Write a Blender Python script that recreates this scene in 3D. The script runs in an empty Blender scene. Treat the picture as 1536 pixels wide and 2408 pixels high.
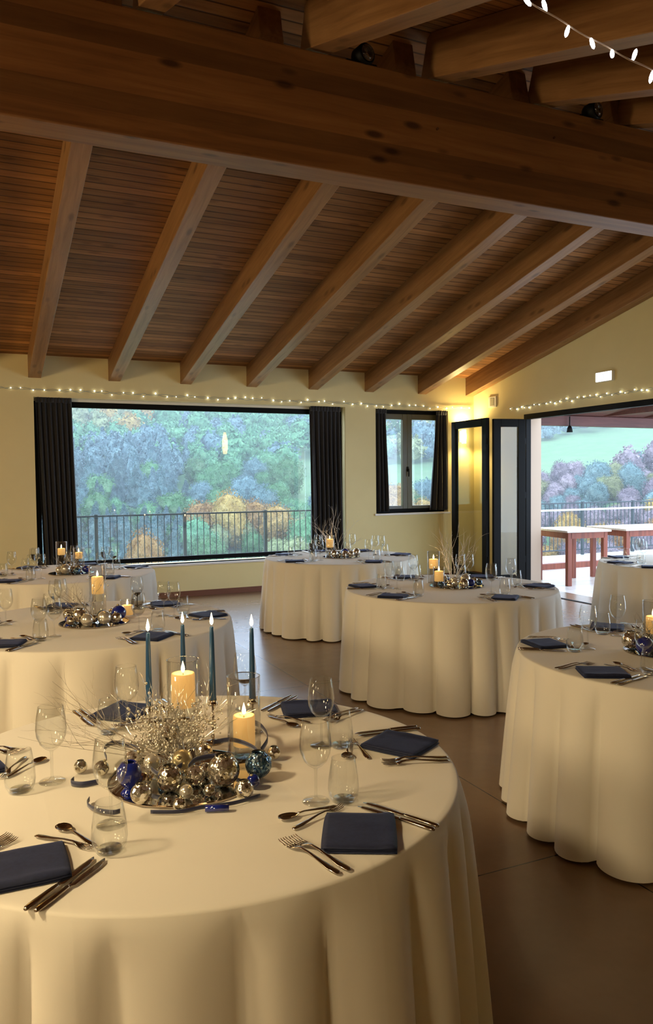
import bpy, bmesh, math, random
from mathutils import Vector, Matrix, noise
random.seed(7)
PI = math.pi
R = math.radians
COL = bpy.context.scene.collection
SC = bpy.context.scene
# ------------------------------------------------------------------ camera
F_PX, PITCH, ROLL, YAW, CAMH = 1837.0, R(2.3637), R(-0.5794), R(24.545), 1.6038
fw = Vector((math.sin(YAW)*math.cos(PITCH), math.cos(YAW)*math.cos(PITCH), -math.sin(PITCH)))
r0 = Vector((math.cos(YAW), -math.sin(YAW), 0)); u0 = r0.cross(fw)
rt = r0*math.cos(ROLL)+u0*math.sin(ROLL); up = -r0*math.sin(ROLL)+u0*math.cos(ROLL)
cam = bpy.data.cameras.new('camera'); co = bpy.data.objects.new('camera', cam); COL.objects.link(co)
co.matrix_world = Matrix(((rt.x, up.x, -fw.x, 0), (rt.y, up.y, -fw.y, 0), (rt.z, up.z, -fw.z, CAMH), (0, 0, 0, 1)))
cam.sensor_fit = 'VERTICAL'; cam.sensor_height = 36; cam.lens = 36*F_PX/2408
cam.clip_start = .05; cam.clip_end = 1000
SC.camera = co
# ------------------------------------------------------------------ world, exposure
SC.view_settings.view_transform = 'Standard'; SC.view_settings.look = 'None'
SC.view_settings.gamma = 1; SC.view_settings.use_curve_mapping = False
SC.view_settings.exposure = 0.0
w = bpy.data.worlds.new('world'); SC.world = w; w.use_nodes = True
bg = w.node_tree.nodes['Background']
SKY = (0.64, 0.79, 1.0); SKY_S = 5.8
bg.inputs[0].default_value = (*SKY, 1); bg.inputs[1].default_value = SKY_S

def area(name, loc, to, size, col, power, size_y=None):
    l = bpy.data.lights.new(name, 'AREA'); l.size = size; l.color = col; l.energy = power
    if size_y: l.shape = 'RECTANGLE'; l.size_y = size_y
    o = bpy.data.objects.new(name, l); COL.objects.link(o); o.location = loc
    o.rotation_euler = (Vector(to)-Vector(loc)).to_track_quat('-Z', 'Y').to_euler()
    return o
WARM = (1.0, .77, .45)
def portal(loc, to, sx, sy):
    o = area('sky_portal', loc, to, sx, (1, 1, 1), 1, sy); o.data.cycles.is_portal = True
portal((2.99, 10.99, 1.58), (2.99, 0, 1.58), 4.42, 2.2)
portal((6.38, 10.99, 1.88), (6.38, 0, 1.88), 1.3, 1.6)
portal((7.86, 6.3, 1.27), (0, 6.3, 1.27), 6.2, 2.5)
# added warm fill lights, unseen, left of and behind the camera
def lamp(name, loc, to, size, power, spread=160):  # warm area fill, not a known fixture
    o = area(name, loc, to, size, WARM, power); o.data.spread = R(spread)
lamp('fill_rear_left', (-2.4, -.6, 2.1), (1.0, 3.2, .5), .6, 13, 100)
lamp('fill_left', (-4.3, 4.0, 2.5), (1.6, 8.0, 2.3), .9, 120)
lamp('fill_left_near', (-3.6, 1.0, 2.4), (1.5, 4.0, .4), .6, 8, 110)
lamp('fill_overhead', (-1.5, 2.0, 2.78), (-.6, 2.6, 0), .35, 52, 150)  # added overhead fill for the nearest table

# ------------------------------------------------------------------ helpers
def tag(o, label=None, cat=None, group=None, kind=None):
    if label: o['label'] = label
    if cat: o['category'] = cat
    if group: o['group'] = group
    if kind: o['kind'] = kind
    return o
def empty(name, loc=(0, 0, 0), rz=0, label=None, cat=None, group=None):
    o = bpy.data.objects.new(name, None); COL.objects.link(o); o.location = loc; o.rotation_euler = (0, 0, rz)
    o.empty_display_size = .05
    return tag(o, label, cat, group)
class MB:
    def __init__(s): s.v = []; s.f = []; s.m = []
    def add(s, vs, fs, mi=0):
        n = len(s.v); s.v += [tuple(v) for v in vs]; s.f += [tuple(i+n for i in f) for f in fs]; s.m += [mi]*len(fs); return s
    def box(s, a, b, mi=0):
        x0, y0, z0 = a; x1, y1, z1 = b
        return s.add([(x0,y0,z0),(x1,y0,z0),(x1,y1,z0),(x0,y1,z0),(x0,y0,z1),(x1,y0,z1),(x1,y1,z1),(x0,y1,z1)],
              [(0,3,2,1),(4,5,6,7),(0,1,5,4),(1,2,6,5),(2,3,7,6),(3,0,4,7)], mi)
    def prism(s, poly, off, mi=0):      # planar polygon extruded by a vector
        n = len(poly); o = Vector(off)
        vs = [Vector(p) for p in poly]+[Vector(p)+o for p in poly]
        return s.add(vs, [tuple(range(n))[::-1], tuple(range(n, 2*n))]+[(i, (i+1) % n, n+(i+1) % n, n+i) for i in range(n)], mi)
    def lathe(s, prof, seg=24, c=(0, 0, 0), mi=0, cap0=True, cap1=False):
        vs = []; fs = []
        for r, z in prof:
            for k in range(seg):
                a = 2*PI*k/seg; vs.append((c[0]+r*math.cos(a), c[1]+r*math.sin(a), c[2]+z))
        for i in range(len(prof)-1):
            for k in range(seg):
                k2 = (k+1) % seg; fs.append((i*seg+k, i*seg+k2, (i+1)*seg+k2, (i+1)*seg+k))
        if cap0: fs.append(tuple(range(seg))[::-1])
        if cap1: fs.append(tuple((len(prof)-1)*seg+k for k in range(seg)))
        return s.add(vs, fs, mi)
    def tube(s, pts, rad, seg=6, mi=0):
        pts = [Vector(p) for p in pts]; n = len(pts)
        if not isinstance(rad, (list, tuple)): rad = [rad]*n
        vs = []; fs = []
        for i, p in enumerate(pts):
            t = (pts[min(i+1, n-1)]-pts[max(i-1, 0)]).normalized()
            a = t.cross(Vector((0, 0, 1)) if abs(t.z) < .9 else Vector((1, 0, 0))).normalized(); b = t.cross(a)
            for k in range(seg):
                q = 2*PI*k/seg; vs.append(p+(a*math.cos(q)+b*math.sin(q))*rad[i])
        for i in range(n-1):
            for k in range(seg):
                k2 = (k+1) % seg; fs.append((i*seg+k, i*seg+k2, (i+1)*seg+k2, (i+1)*seg+k))
        fs.append(tuple(range(seg))[::-1]); fs.append(tuple((n-1)*seg+k for k in range(seg)))
        return s.add(vs, fs, mi)
    def ball(s, c, r, seg=12, rings=8, mi=0, sz=1.0):
        prof = [(max(r*math.sin(PI*i/rings), r*.01), -r*sz*math.cos(PI*i/rings)) for i in range(rings+1)]
        return s.lathe(prof, seg, c, mi, True, True)
    def mesh(s, name, mats, smooth=False):
        me = bpy.data.meshes.new(name); me.from_pydata(s.v, [], s.f)
        for m in (mats if isinstance(mats, (list, tuple)) else [mats]): me.materials.append(m)
        me.polygons.foreach_set('material_index', s.m)
        if smooth: me.polygons.foreach_set('use_smooth', [True]*len(me.polygons))
        bm = bmesh.new(); bm.from_mesh(me); bmesh.ops.recalc_face_normals(bm, faces=bm.faces); bm.to_mesh(me); bm.free()
        me.update(); return me
    def build(s, name, mats, parent=None, smooth=False, loc=None, bevel=0, auto=None):
        o = bpy.data.objects.new(name, s.mesh(name, mats, smooth)); COL.objects.link(o)
        if parent: o.parent = parent
        if loc: o.location = loc
        if bevel:
            m = o.modifiers.new('bevel', 'BEVEL'); m.width = bevel; m.segments = 2; m.limit_method = 'ANGLE'
        return o
def clone(o, parent=None, loc=None, rz=None, label=None, group=None):
    c = o.copy(); COL.objects.link(c)
    if parent: c.parent = parent
    for ch in o.children:
        d = clone(ch, c)
    if loc is not None: c.location = loc
    if rz is not None: c.rotation_euler = (c.rotation_euler[0], c.rotation_euler[1], rz)
    if label: c['label'] = label
    if group: c['group'] = group
    return c
def kill(o):
    for ch in list(o.children): kill(ch)
    bpy.data.objects.remove(o)
def struct(o, kind='structure'): o['kind'] = kind; return o

# ------------------------------------------------------------------ materials
class NT:
    def __init__(s, name):
        s.m = bpy.data.materials.new(name); s.m.use_nodes = True; s.t = s.m.node_tree; s.n = s.t.nodes
        s.b = s.n['Principled BSDF']; s.out = s.n['Material Output']
    def N(s, typ, **kw):
        n = s.n.new(typ)
        for k, v in kw.items():
            if k in ('i',):
                for kk, vv in v.items(): n.inputs[kk].default_value = vv
            else: setattr(n, k, v)
        return n
    def L(s, a, b): s.t.links.new(a, b)
    def coord(s, scale=(1, 1, 1), kind='Object', rot=(0, 0, 0)):
        tc = s.N('ShaderNodeTexCoord'); mp = s.N('ShaderNodeMapping'); mp.inputs['Scale'].default_value = scale
        mp.inputs['Rotation'].default_value = rot
        s.L(tc.outputs[kind], mp.inputs[0]); return mp.outputs[0]
    def noise(s, vec, scale, detail=4, rough=.55, dist=0):
        n = s.N('ShaderNodeTexNoise', i={'Scale': scale, 'Detail': detail, 'Roughness': rough, 'Distortion': dist}); s.L(vec, n.inputs['Vector']); return n.outputs[0]
    def ramp(s, fac, stops):
        n = s.N('ShaderNodeValToRGB'); e = n.color_ramp.elements
        while len(e) < len(stops): e.new(.5)
        for k, (p, c) in enumerate(stops):
            e[k].position = p; e[k].color = (*c, 1) if len(c) == 3 else c
        s.L(fac, n.inputs[0]); return n.outputs[0]
    def mix(s, fac, a, b, mode='MIX'):
        n = s.N('ShaderNodeMix', data_type='RGBA', blend_type=mode)
        for sock, v in ((n.inputs[0], fac), (n.inputs[6], a), (n.inputs[7], b)):
            if isinstance(v, (int, float)): sock.default_value = v
            elif isinstance(v, tuple): sock.default_value = (*v, 1) if len(v) == 3 else v
            else: s.L(v, sock)
        return n.outputs[2]
    def bump(s, h, strength=.3, dist=.01):
        n = s.N('ShaderNodeBump', i={'Strength': strength, 'Distance': dist}); s.L(h, n.inputs['Height']); s.L(n.outputs[0], s.b.inputs['Normal']); return n
    def set(s, **kw):
        for k, v in kw.items():
            k = k.replace('_', ' ')
            if isinstance(v, tuple): s.b.inputs[k].default_value = (*v, 1) if len(v) == 3 else v
            elif isinstance(v, (int, float)): s.b.inputs[k].default_value = v
            else: s.L(v, s.b.inputs[k])
        return s
def plain(name, col, rough=.5, metal=0, spec=.5, **kw):
    t = NT(name); t.set(Base_Color=col, Roughness=rough, Metallic=metal)
    t.b.inputs['Specular IOR Level'].default_value = spec
    for k, v in kw.items(): t.b.inputs[k.replace('_', ' ')].default_value = v
    return t.m
def wood(name, dark, mid, light, axis=0, rough=.45, knots=.5, spec=.4, plank=None, glulam=None, grain=1.0, groove_dark=.45):
    """axis: the local axis the grain follows"""
    t = NT(name)
    sc = [14.0*grain]*3; sc[axis] = .9*grain
    v = t.coord(tuple(sc)); g = t.noise(v, 1.6, 6, .62, .6)
    c = t.ramp(g, [(.32, dark), (.5, mid), (.68, light)])
    sc2 = [2.0]*3; sc2[axis] = .35
    g2 = t.noise(t.coord(tuple(sc2)), 1.3, 3)
    c = t.mix(.38, c, t.ramp(g2, [(.3, dark), (.7, light)]))
    # knots
    kc = [7.0]*3; kc[axis] = 2.6
    vo = t.N('ShaderNodeTexVoronoi', i={'Scale': 1.0, 'Randomness': 1.0}); t.L(t.coord(tuple(kc)), vo.inputs['Vector'])
    kn = t.ramp(vo.outputs['Distance'], [(.10, (1, 1, 1)), (.22, (0, 0, 0))])
    kf = t.N('ShaderNodeMath', operation='MULTIPLY', i={1: knots}); t.L(kn, kf.inputs[0])
    c = t.mix(kf.outputs[0], c, tuple(x*.35 for x in dark))
    h = g
    if plank or glulam:
        ax, pitch = plank or glulam
        tc = t.N('ShaderNodeTexCoord'); sp = t.N('ShaderNodeSeparateXYZ'); t.L(tc.outputs['Object'], sp.inputs[0])
        m1 = t.N('ShaderNodeMath', operation='DIVIDE', i={1: pitch}); t.L(sp.outputs[ax], m1.inputs[0])
        fr = t.N('ShaderNodeMath', operation='FRACT'); t.L(m1.outputs[0], fr.inputs[0])
        fl = t.N('ShaderNodeMath', operation='FLOOR'); t.L(m1.outputs[0], fl.inputs[0])
        wn = t.N('ShaderNodeTexWhiteNoise', noise_dimensions='1D'); t.L(fl.outputs[0], wn.inputs['W'])
        var = t.ramp(wn.outputs[0], [(0, (.62, .62, .62)), (1, (1.18, 1.18, 1.18))])
        c = t.mix(1.0, c, var, 'MULTIPLY')
        if plank:
            gr = t.ramp(fr.outputs[0], [(0, (0, 0, 0)), (.09, (1, 1, 1)), (.90, (1, 1, 1)), (1.0, (0, 0, 0))])
            c = t.mix(gr, tuple(x*groove_dark for x in dark), c)
            h = gr
    t.set(Base_Color=c, Roughness=rough); t.b.inputs['Specular IOR Level'].default_value = spec
    t.bump(h, .35 if plank else .15, .006)
    return t.m
def thin_glass(name, tint=(1, 1, 1), f0=.04, gain=1.0, rough=0.0, pw=4.0):
    t = NT(name); t.n.remove(t.b)
    tr = t.N('ShaderNodeBsdfTransparent'); tr.inputs[0].default_value = (*tint, 1)
    gl = t.N('ShaderNodeBsdfGlossy'); gl.inputs['Roughness'].default_value = rough
    lw = t.N('ShaderNodeLayerWeight'); lw.inputs[0].default_value = .5
    po = t.N('ShaderNodeMath', operation='POWER', i={1: pw}); t.L(lw.outputs['Facing'], po.inputs[0])
    mu = t.N('ShaderNodeMath', operation='MULTIPLY_ADD', i={1: gain, 2: f0}); mu.use_clamp = True; t.L(po.outputs[0], mu.inputs[0])
    mx = t.N('ShaderNodeMixShader'); t.L(mu.outputs[0], mx.inputs[0]); t.L(tr.outputs[0], mx.inputs[1]); t.L(gl.outputs[0], mx.inputs[2])
    t.L(mx.outputs[0], t.out.inputs[0]); return t.m
def emit(name, col, s):
    t = NT(name); t.b.inputs['Base Color'].default_value = (*col, 1); t.b.inputs['Emission Color'].default_value = (*col, 1); t.b.inputs['Emission Strength'].default_value = s
    return t.m

M = {}
M['ceil'] = wood('ceiling_boards', (.22, .094, .030), (.37, .168, .054), (.50, .235, .078), 0, .6, .4, spec=.18, plank=(1, .095), groove_dark=.12)
M['rafter'] = wood('rafter_wood', (.17, .078, .026), (.28, .138, .050), (.38, .20, .078), 1, .42, .5)
M['beam'] = wood('ridge_beam_wood', (.15, .058, .018), (.24, .10, .030), (.32, .145, .048), 0, .5, .9, glulam=(2, .118), grain=.8)
M['redwood'] = wood('terrace_table_wood', (.12, .025, .012), (.22, .05, .025), (.30, .08, .04), 2, .4, .2)
M['soffit'] = wood('pergola_wood', (.05, .016, .012), (.09, .028, .02), (.13, .04, .03), 0, .5, .2)
M['weathered'] = wood('weathered_top', (.42, .36, .32), (.6, .52, .46), (.72, .64, .58), 0, .45, .2)
t = NT('wall_paint'); n_ = t.noise(t.coord((1, 1, 1)), 1.2, 5)
t.set(Base_Color=t.ramp(n_, [(.35, (.72, .615, .31)), (.65, (.76, .655, .34))]), Roughness=.75); t.bump(t.noise(t.coord((1, 1, 1)), 60, 3), .06, .003); M['wall'] = t.m
M['white_paint'] = plain('white_paint', (.72, .68, .58), .55)
M['black'] = plain('black_frame', (.005, .0048, .0045), .55, 0, .12)
M['jamb'] = plain('jamb_paint', (.50, .37, .27), .7)
M['bronze'] = plain('bronze_frame', (.085, .07, .028), .3)
M['sill'] = plain('stone_sill', (.75, .72, .68), .4)
t = NT('curtain_fabric'); t.set(Base_Color=(.010, .010, .013), Roughness=.75); t.b.inputs['Sheen Weight'].default_value = .25; t.bump(t.noise(t.coord((1, 1, 1)), 300, 2), .2, .002); M['curtain'] = t.m
# floor: brown resin floor with saw-cut joints
t = NT('floor_resin')
n1 = t.noise(t.coord((1, 1, 1)), 1.1, 6, .6); n2 = t.noise(t.coord((1, 1, 1)), 9, 5, .6)
c = t.ramp(n1, [(.3, (.20, .118, .062)), (.7, (.29, .178, .10))]); c = t.mix(.22, c, t.ramp(n2, [(.2, (.16, .09, .048)), (.8, (.27, .165, .095))]))
tc = t.N('ShaderNodeTexCoord'); sp = t.N('ShaderNodeSeparateXYZ'); t.L(tc.outputs['Object'], sp.inputs[0])
ms = []
for ax, off in ((0, 2.358), (1, 2.562)):
    a = t.N('ShaderNodeMath', operation='SUBTRACT', i={1: off-30.0}); t.L(sp.outputs[ax], a.inputs[0])
    b = t.N('ShaderNodeMath', operation='PINGPONG', i={1: 1.5}); t.L(a.outputs[0], b.inputs[0])
    d = t.N('ShaderNodeMath', operation='LESS_THAN', i={1: .0035}); t.L(b.outputs[0], d.inputs[0]); ms.append(d.outputs[0])
mx = t.N('ShaderNodeMath', operation='MAXIMUM'); t.L(ms[0], mx.inputs[0]); t.L(ms[1], mx.inputs[1])
c = t.mix(mx.outputs[0], c, (.035, .02, .012)); t.set(Base_Color=c, Roughness=t.ramp(n2, [(.3, (.235,)*3), (.7, (.27,)*3)])); t.b.inputs['Specular IOR Level'].default_value = .6
M['floor'] = t.m
t = NT('terrace_tiles'); n1 = t.noise(t.coord((1, 1, 1)), 3, 5)
br = t.N('ShaderNodeTexBrick', i={'Scale': 1.0, 'Mortar Size': .008, 'Brick Width': .6, 'Row Height': .3, 'Color1': (.66, .62, .58, 1), 'Color2': (.78, .74, .70, 1), 'Mortar': (.4, .37, .35, 1)})
t.L(t.coord((1, 1, 1)), br.inputs['Vector']); t.set(Base_Color=t.mix(.25, br.outputs[0], t.ramp(n1, [(.3, (.5, .45, .42)), (.7, (.85, .82, .8))])), Roughness=.25); M['terrace'] = t.m
M['terracotta'] = plain('baseboard_tile', (.17, .06, .03), .4)
# cloth
t = NT('tablecloth_fabric'); n1 = t.noise(t.coord((1, 1, 1)), 700, 2)
t.set(Base_Color=(.80, .745, .62), Roughness=.8); t.b.inputs['Sheen Weight'].default_value = .15
n2 = t.noise(t.coord((1, 1, .3)), 3.2, 3, .5)
ad = t.N('ShaderNodeMath', operation='MULTIPLY_ADD', i={1: .02}); t.L(n1, ad.inputs[0]); t.L(n2, ad.inputs[2])
tc = t.N('ShaderNodeTexCoord'); sp = t.N('ShaderNodeSeparateXYZ'); t.L(tc.outputs['Object'], sp.inputs[0])
h_ = ad.outputs[0]
for ax, off in ((0, 30.17), (1, 30.22)):      # ironed-in fold lines of the cloth
    a = t.N('ShaderNodeMath', operation='ADD', i={1: off}); t.L(sp.outputs[ax], a.inputs[0])
    b = t.N('ShaderNodeMath', operation='PINGPONG', i={1: .31}); t.L(a.outputs[0], b.inputs[0])
    r_ = t.ramp(b.outputs[0], [(0, (1, 1, 1)), (.011, (0, 0, 0))])
    c_ = t.N('ShaderNodeMath', operation='MULTIPLY_ADD', i={1: .06}); t.L(r_, c_.inputs[0]); t.L(h_, c_.inputs[2]); h_ = c_.outputs[0]
t.bump(h_, .16, .03); M['cloth'] = t.m
t = NT('napkin_fabric'); n1 = t.noise(t.coord((1, 1, 1)), 90, 3)
t.set(Base_Color=t.ramp(n1, [(.3, (.004, .008, .032)), (.7, (.008, .014, .050))]), Roughness=.75); t.b.inputs['Sheen Weight'].default_value = .12; t.b.inputs['Sheen Tint'].default_value = (.3, .4, .9, 1)
t.bump(t.noise(t.coord((1, 1, 1)), 25, 3), .25, .004); M['napkin'] = t.m
M['steel'] = plain('cutlery_steel', (.42, .36, .30), .16, 1.0)
M['glass'] = thin_glass('drinking_glass', (.985, .99, .985), .03, .65, pw=3.2)
M['glass_base'] = thin_glass('drinking_glass_base', (.98, .985, .98), .06, .55, pw=2.4)
M['pane'] = thin_glass('window_pane', (.97, .985, 1.0), .05, .9, pw=5)
M['door_pane'] = thin_glass('door_pane', (.93, .95, .90), .045, .6, pw=4)
t = NT('mercury_glass')
vo = t.N('ShaderNodeTexVoronoi', i={'Scale': 120.0}); t.L(t.coord((1, 1, 1)), vo.inputs['Vector'])
cc = t.ramp(vo.outputs['Color'], [(.2, (.30, .25, .17)), (.5, (.78, .74, .64)), (.8, (.95, .93, .88))])
t.set(Base_Color=cc, Metallic=.92, Roughness=.13); t.bump(vo.outputs['Distance'], .45, .003); M['mercury'] = t.m
t = NT('blue_mercury_glass')
vo = t.N('ShaderNodeTexVoronoi', i={'Scale': 150.0}); t.L(t.coord((1, 1, 1)), vo.inputs['Vector'])
t.set(Base_Color=t.ramp(vo.outputs['Color'], [(.2, (.02, .06, .14)), (.55, (.10, .19, .30)), (.85, (.38, .50, .58))]), Metallic=.8, Roughness=.16); t.bump(vo.outputs['Distance'], .6, .003); M['bluemerc'] = t.m
M['gold'] = plain('champagne_matte', (.55, .46, .27), .34, .85)
M['cobalt'] = plain('cobalt_glass', (.008, .02, .20), .08, 0, .8, Coat_Weight=.6)
M['velvet'] = plain('navy_ribbon', (.008, .012, .055), .55, 0, .5, Sheen_Weight=.5)
M['mirror'] = plain('mirror_glass', (.75, .76, .76), .04, 1.0)
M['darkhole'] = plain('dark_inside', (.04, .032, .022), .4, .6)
M['twig'] = plain('silver_twig', (.36, .31, .24), .5, .25)
M['whitetwig'] = plain('white_twig', (.66, .62, .56), .5, .1)
M['bead'] = plain('silver_bead', (.74, .70, .60), .22, .7)
M['taper'] = plain('blue_wax', (.008, .058, .150), .42, 0, .5, Subsurface_Weight=.1)
t = NT('ivory_wax_glow'); t.set(Base_Color=(.85, .60, .28), Roughness=.5, Emission_Color=(1.0, .52, .14)); t.b.inputs['Emission Strength'].default_value = .42; M['wax'] = t.m  # candle glow put into the wax as faint emission
M['wick'] = plain('wick', (.02, .015, .01), .8)
M['flame'] = emit('flame', (1.0, .80, .45), 9.0)
M['bulb'] = emit('led_bulb', (1.0, .99, .90), 8.0)
M['bulbnear'] = emit('led_drop', (.93, .97, 1.0), 5.0)
M['cable'] = plain('pale_cable', (.42, .46, .40), .5)
M['cable2'] = plain('clear_cable', (.55, .42, .33), .35)
M['lampglass'] = emit('sconce_glass', (1.0, .83, .42), 14.0)
M['lantern'] = emit('lantern_glass', (1.0, .72, .26), 9.0)
M['exit'] = emit('exit_face', (.93, .97, 1.0), 4.5)
M['exitmark'] = plain('exit_mark', (.25, .3, .6), .5)
M['rail'] = plain('railing_iron', (.06, .075, .085), .5, .3)
M['whitebar'] = plain('white_rail', (.8, .82, .84), .4)

# ------------------------------------------------------------------ room shell
XL, XR, YN, YB = -5.0, 7.54, -1.2, 10.67
ZW = 3.22
TOP = 4.26          # top of ridge beam / underside of rafters there
RY0, RY1 = 4.53, 4.75   # ridge beam front/back
SF = (TOP-2.935)/(YB-RY1)   # far slope of rafter undersides
SN = .352                   # near slope
RH = .285
def zf(y): return 2.935+SF*(YB-y)
def zn(y): return TOP-SN*(RY0-y)+.02
ob = MB().box((XL-.3, YN-.3, -.12), (XR, YB+.0, 0)).build('floor', M['floor']); struct(ob)
def wall_xz(name, y0, y1, x0, x1, ztop, holes):
    """wall across X with rectangular holes (hx0,hx1,hz0,hz1), top may be a polygon list"""
    m = MB(); xs = sorted({x0, x1}|{h[0] for h in holes}|{h[1] for h in holes})
    for a, b in zip(xs, xs[1:]):
        hs = [h for h in holes if h[0] <= a and h[1] >= b]
        z = 0
        for h in hs: m.box((a, y0, z), (b, y1, h[2])); z = h[3]
        m.box((a, y0, z), (b, y1, ztop))
    return m
WX0, WX1, WZ0, WZ1 = .775, 5.2, .46, 2.70
SX0, SX1, SZ0, SZ1 = 5.72, 7.04, 1.07, 2.69
o = wall_xz('wall_back', YB, YB+.3, XL-.3, XR+.3, ZW+.35, [(WX0, WX1, WZ0, WZ1), (SX0, SX1, SZ0, SZ1)]).build('wall_back', M['wall']); struct(o)
# right gable wall with the wide opening
DY0, DY1, DZ = 3.2, 9.40, 2.545
def gable(xa, xb, name, opening=None):
    m = MB()
    def top(y): return (zf(y) if y > (RY0+RY1)/2 else zn(y))+RH+.05
    ys = [YN-.3, (RY0+RY1)/2, YB]
    if opening: ys = sorted(ys+[opening[0], opening[1]])
    for a, b in zip(ys, ys[1:]):
        zb = opening[2] if opening and a >= opening[0] and b <= opening[1] else 0
        m.prism([(xa, a, zb), (xa, b, zb), (xa, b, top(b-1e-4)), (xa, a, top(a+1e-4))], (xb-xa, 0, 0))
    return m.build(name, M['wall'])
struct(gable(XR, XR+.3, 'wall_right', (DY0, DY1, DZ)))
struct(gable(XL-.3, XL, 'wall_left'))
o = MB().box((XL-.3, YN-.3, 0), (XR+.3, YN, zn(YN)+RH+.1)).build('wall_front', M['wall']); struct(o)
# ceiling: boarded panels on top of the rafters; each slope has its own sloping local frame
def slope_panel(name, y0, z0, y1, z1, th=.06):
    L = math.hypot(y1-y0, z1-z0); a = math.atan2(z1-z0, y1-y0)
    m = MB().box((XL-.3, 0, 0), (XR+.3, L, th)); o = m.build(name, M['ceil']); o.location = (0, y0, z0); o.rotation_euler = (a, 0, 0); return struct(o)
ym = (RY0+RY1)/2
slope_panel('ceiling', ym-.15, zf(ym-.15)+RH+.012, YB+.3, zf(YB+.3)+RH+.012)
slope_panel('ceiling', YN-.3, zn(YN-.3)+RH+.02, ym+.12, zn(ym+.12)+RH+.02)
for o in [o for o in COL.objects if o.name.startswith('ceiling')]:
    pass
# baseboards
o = MB().box((XL, YB-.014, 0), (XR, YB, .075)).build('baseboard_back', M['terracotta']); struct(o)
m = MB().box((XR-.014, DY1+.02, 0), (XR, YB-.014, .075)); struct(m.build('baseboard_right', M['terracotta']))

# ridge beam
bo = empty('ridge_beam', (XL, RY0, 3.55), 0, 'huge glued timber ridge beam crossing the whole room under the roof', 'beam')
MB().box((0, 0, 0), (XR-XL, RY1-RY0, TOP-3.55)).build('beam_body', M['beam'], bo, bevel=.008)
for x_, z_ in ((7.91, .39), (8.9, .5)):
    mm = MB().lathe([(.008, 0), (.008, .012)], 12, cap1=True).build('bolt_head', M['steel'], bo); mm.location = (x_, 0, z_); mm.rotation_euler = (PI/2, 0, 0)
# rafters
raf_x = [-4.09, -3.13, -2.17, -1.21, -.245, .717, 1.714, 2.679, 3.638, 4.602, 5.536, 6.48, 7.382]
ordn = ['first', 'second', 'third', 'fourth', 'fifth', 'sixth', 'seventh', 'eighth']
def rafter(x, w, y0, z0, y1, z1, lab, grp):
    L = math.hypot(y1-y0, z1-z0)
    o = MB().box((0, 0, 0), (w, L, RH)).build('rafter', M['rafter'], bevel=.006)
    o.location = (x, y0, z0); o.rotation_euler = (math.atan2(z1-z0, y1-y0), 0, 0)
    return tag(o, lab, 'rafter', grp)
for i, x in enumerate(raf_x):
    k = i-5
    if k < 0: lab = 'far-slope timber rafter outside the view at the left, '+ordn[-k-1]+' beyond the frame'
    elif k == 7: lab = 'last far-slope timber rafter on the right, lying against the end wall'
    else: lab = ordn[k]+' timber rafter from the left reaching down to the window wall'
    rafter(x, .155, RY0+.12, zf(RY0+.12)+.006, YB+.02, zf(YB+.02)+.006, lab, 'rafters down to the window wall')
near_x = [-3.86, -2.9, -1.94, -.98, -.02, .94, 2.0, 2.9, 3.8, 4.66, 5.58, 6.5, 7.35]
for i, x in enumerate(near_x):
    k = i-6
    if k == 0: lab = 'leftmost near-side rafter crossing the top edge, resting on the ridge beam'
    elif k == 1: lab = 'near-side rafter behind the dangling light string, second from the left'
    elif k == 2: lab = 'near-side rafter in the top right corner, third from the left'
    elif k > 2: lab = 'near-side rafter beyond the top right corner, '+ordn[k]+' from the left'
    elif k == -1: lab = 'near-side rafter just touching the top edge left of the centre'
    else: lab = 'near-side rafter outside the view at the left, '+ordn[-k-2]+' beyond the frame'
    rafter(x, .155, YN-.05, zn(YN-.05), RY1-.03, zn(RY1-.03), lab, 'rafters down to the near side')

# spotlights lying on the ridge beam
def beam_spot(x, lab):
    e = empty('spotlight', (x, RY0+.09, TOP), 0, lab, 'spotlight', 'spotlights on the ridge beam')
    MB().box((-.11, -.07, 0), (.11, .05, .018)).build('base_plate', M['black'], e, bevel=.004)
    mm = MB().lathe([(.05, 0), (.062, .02), (.066, .10), (.058, .11)], 20).build('housing', M['black'], e, True); mm.location = (0, .0, .06); mm.rotation_euler = (PI/2, 0, .2)
    mm2 = MB().lathe([(.052, 0), (.03, .012), (.002, .016)], 20).build('lens', M['glass_base'], e, True); mm2.location = (.022, -.112, .06); mm2.rotation_euler = (PI/2, 0, .2)
beam_spot(2.36, 'small black spotlight on the ridge beam beside the leftmost near-side rafter')
beam_spot(4.28, 'small black spotlight on the ridge beam, the farther right of the two')

# ------------------------------------------------------------------ big window
def frame_box(m, x0, x1, z0, z1, y0, y1, t, tb=None):
    tb = tb or t
    m.box((x0, y0, z0), (x0+t, y1, z1)); m.box((x1-t, y0, z0), (x1, y1, z1))
    m.box((x0+t, y0, z0), (x1-t, y1, z0+tb)); m.box((x0+t, y0, z1-t), (x1-t, y1, z1)); return m
wo = struct(empty('window_1', (0, YB+.14, 0)))
frame_box(MB(), WX0, WX1, WZ0+.03, WZ1-.035, 0, .06, .075, .06).build('window_frame', M['black'], wo, bevel=.004)
MB().box((WX0+.07, .025, WZ0+.09), (WX1-.07, .035, WZ1-.10)).build('glass', M['pane'], wo)
struct(MB().box((WX0-.03, YB-.03, WZ0-.03), (WX1+.03, YB+.14, WZ0)).build('trim_1', M['sill'], bevel=.004))
struct(MB().box((WX0, YB+.14, WZ1-.036), (WX1, YB+.2, WZ1)).build('trim_2', M['white_paint']))
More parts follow.
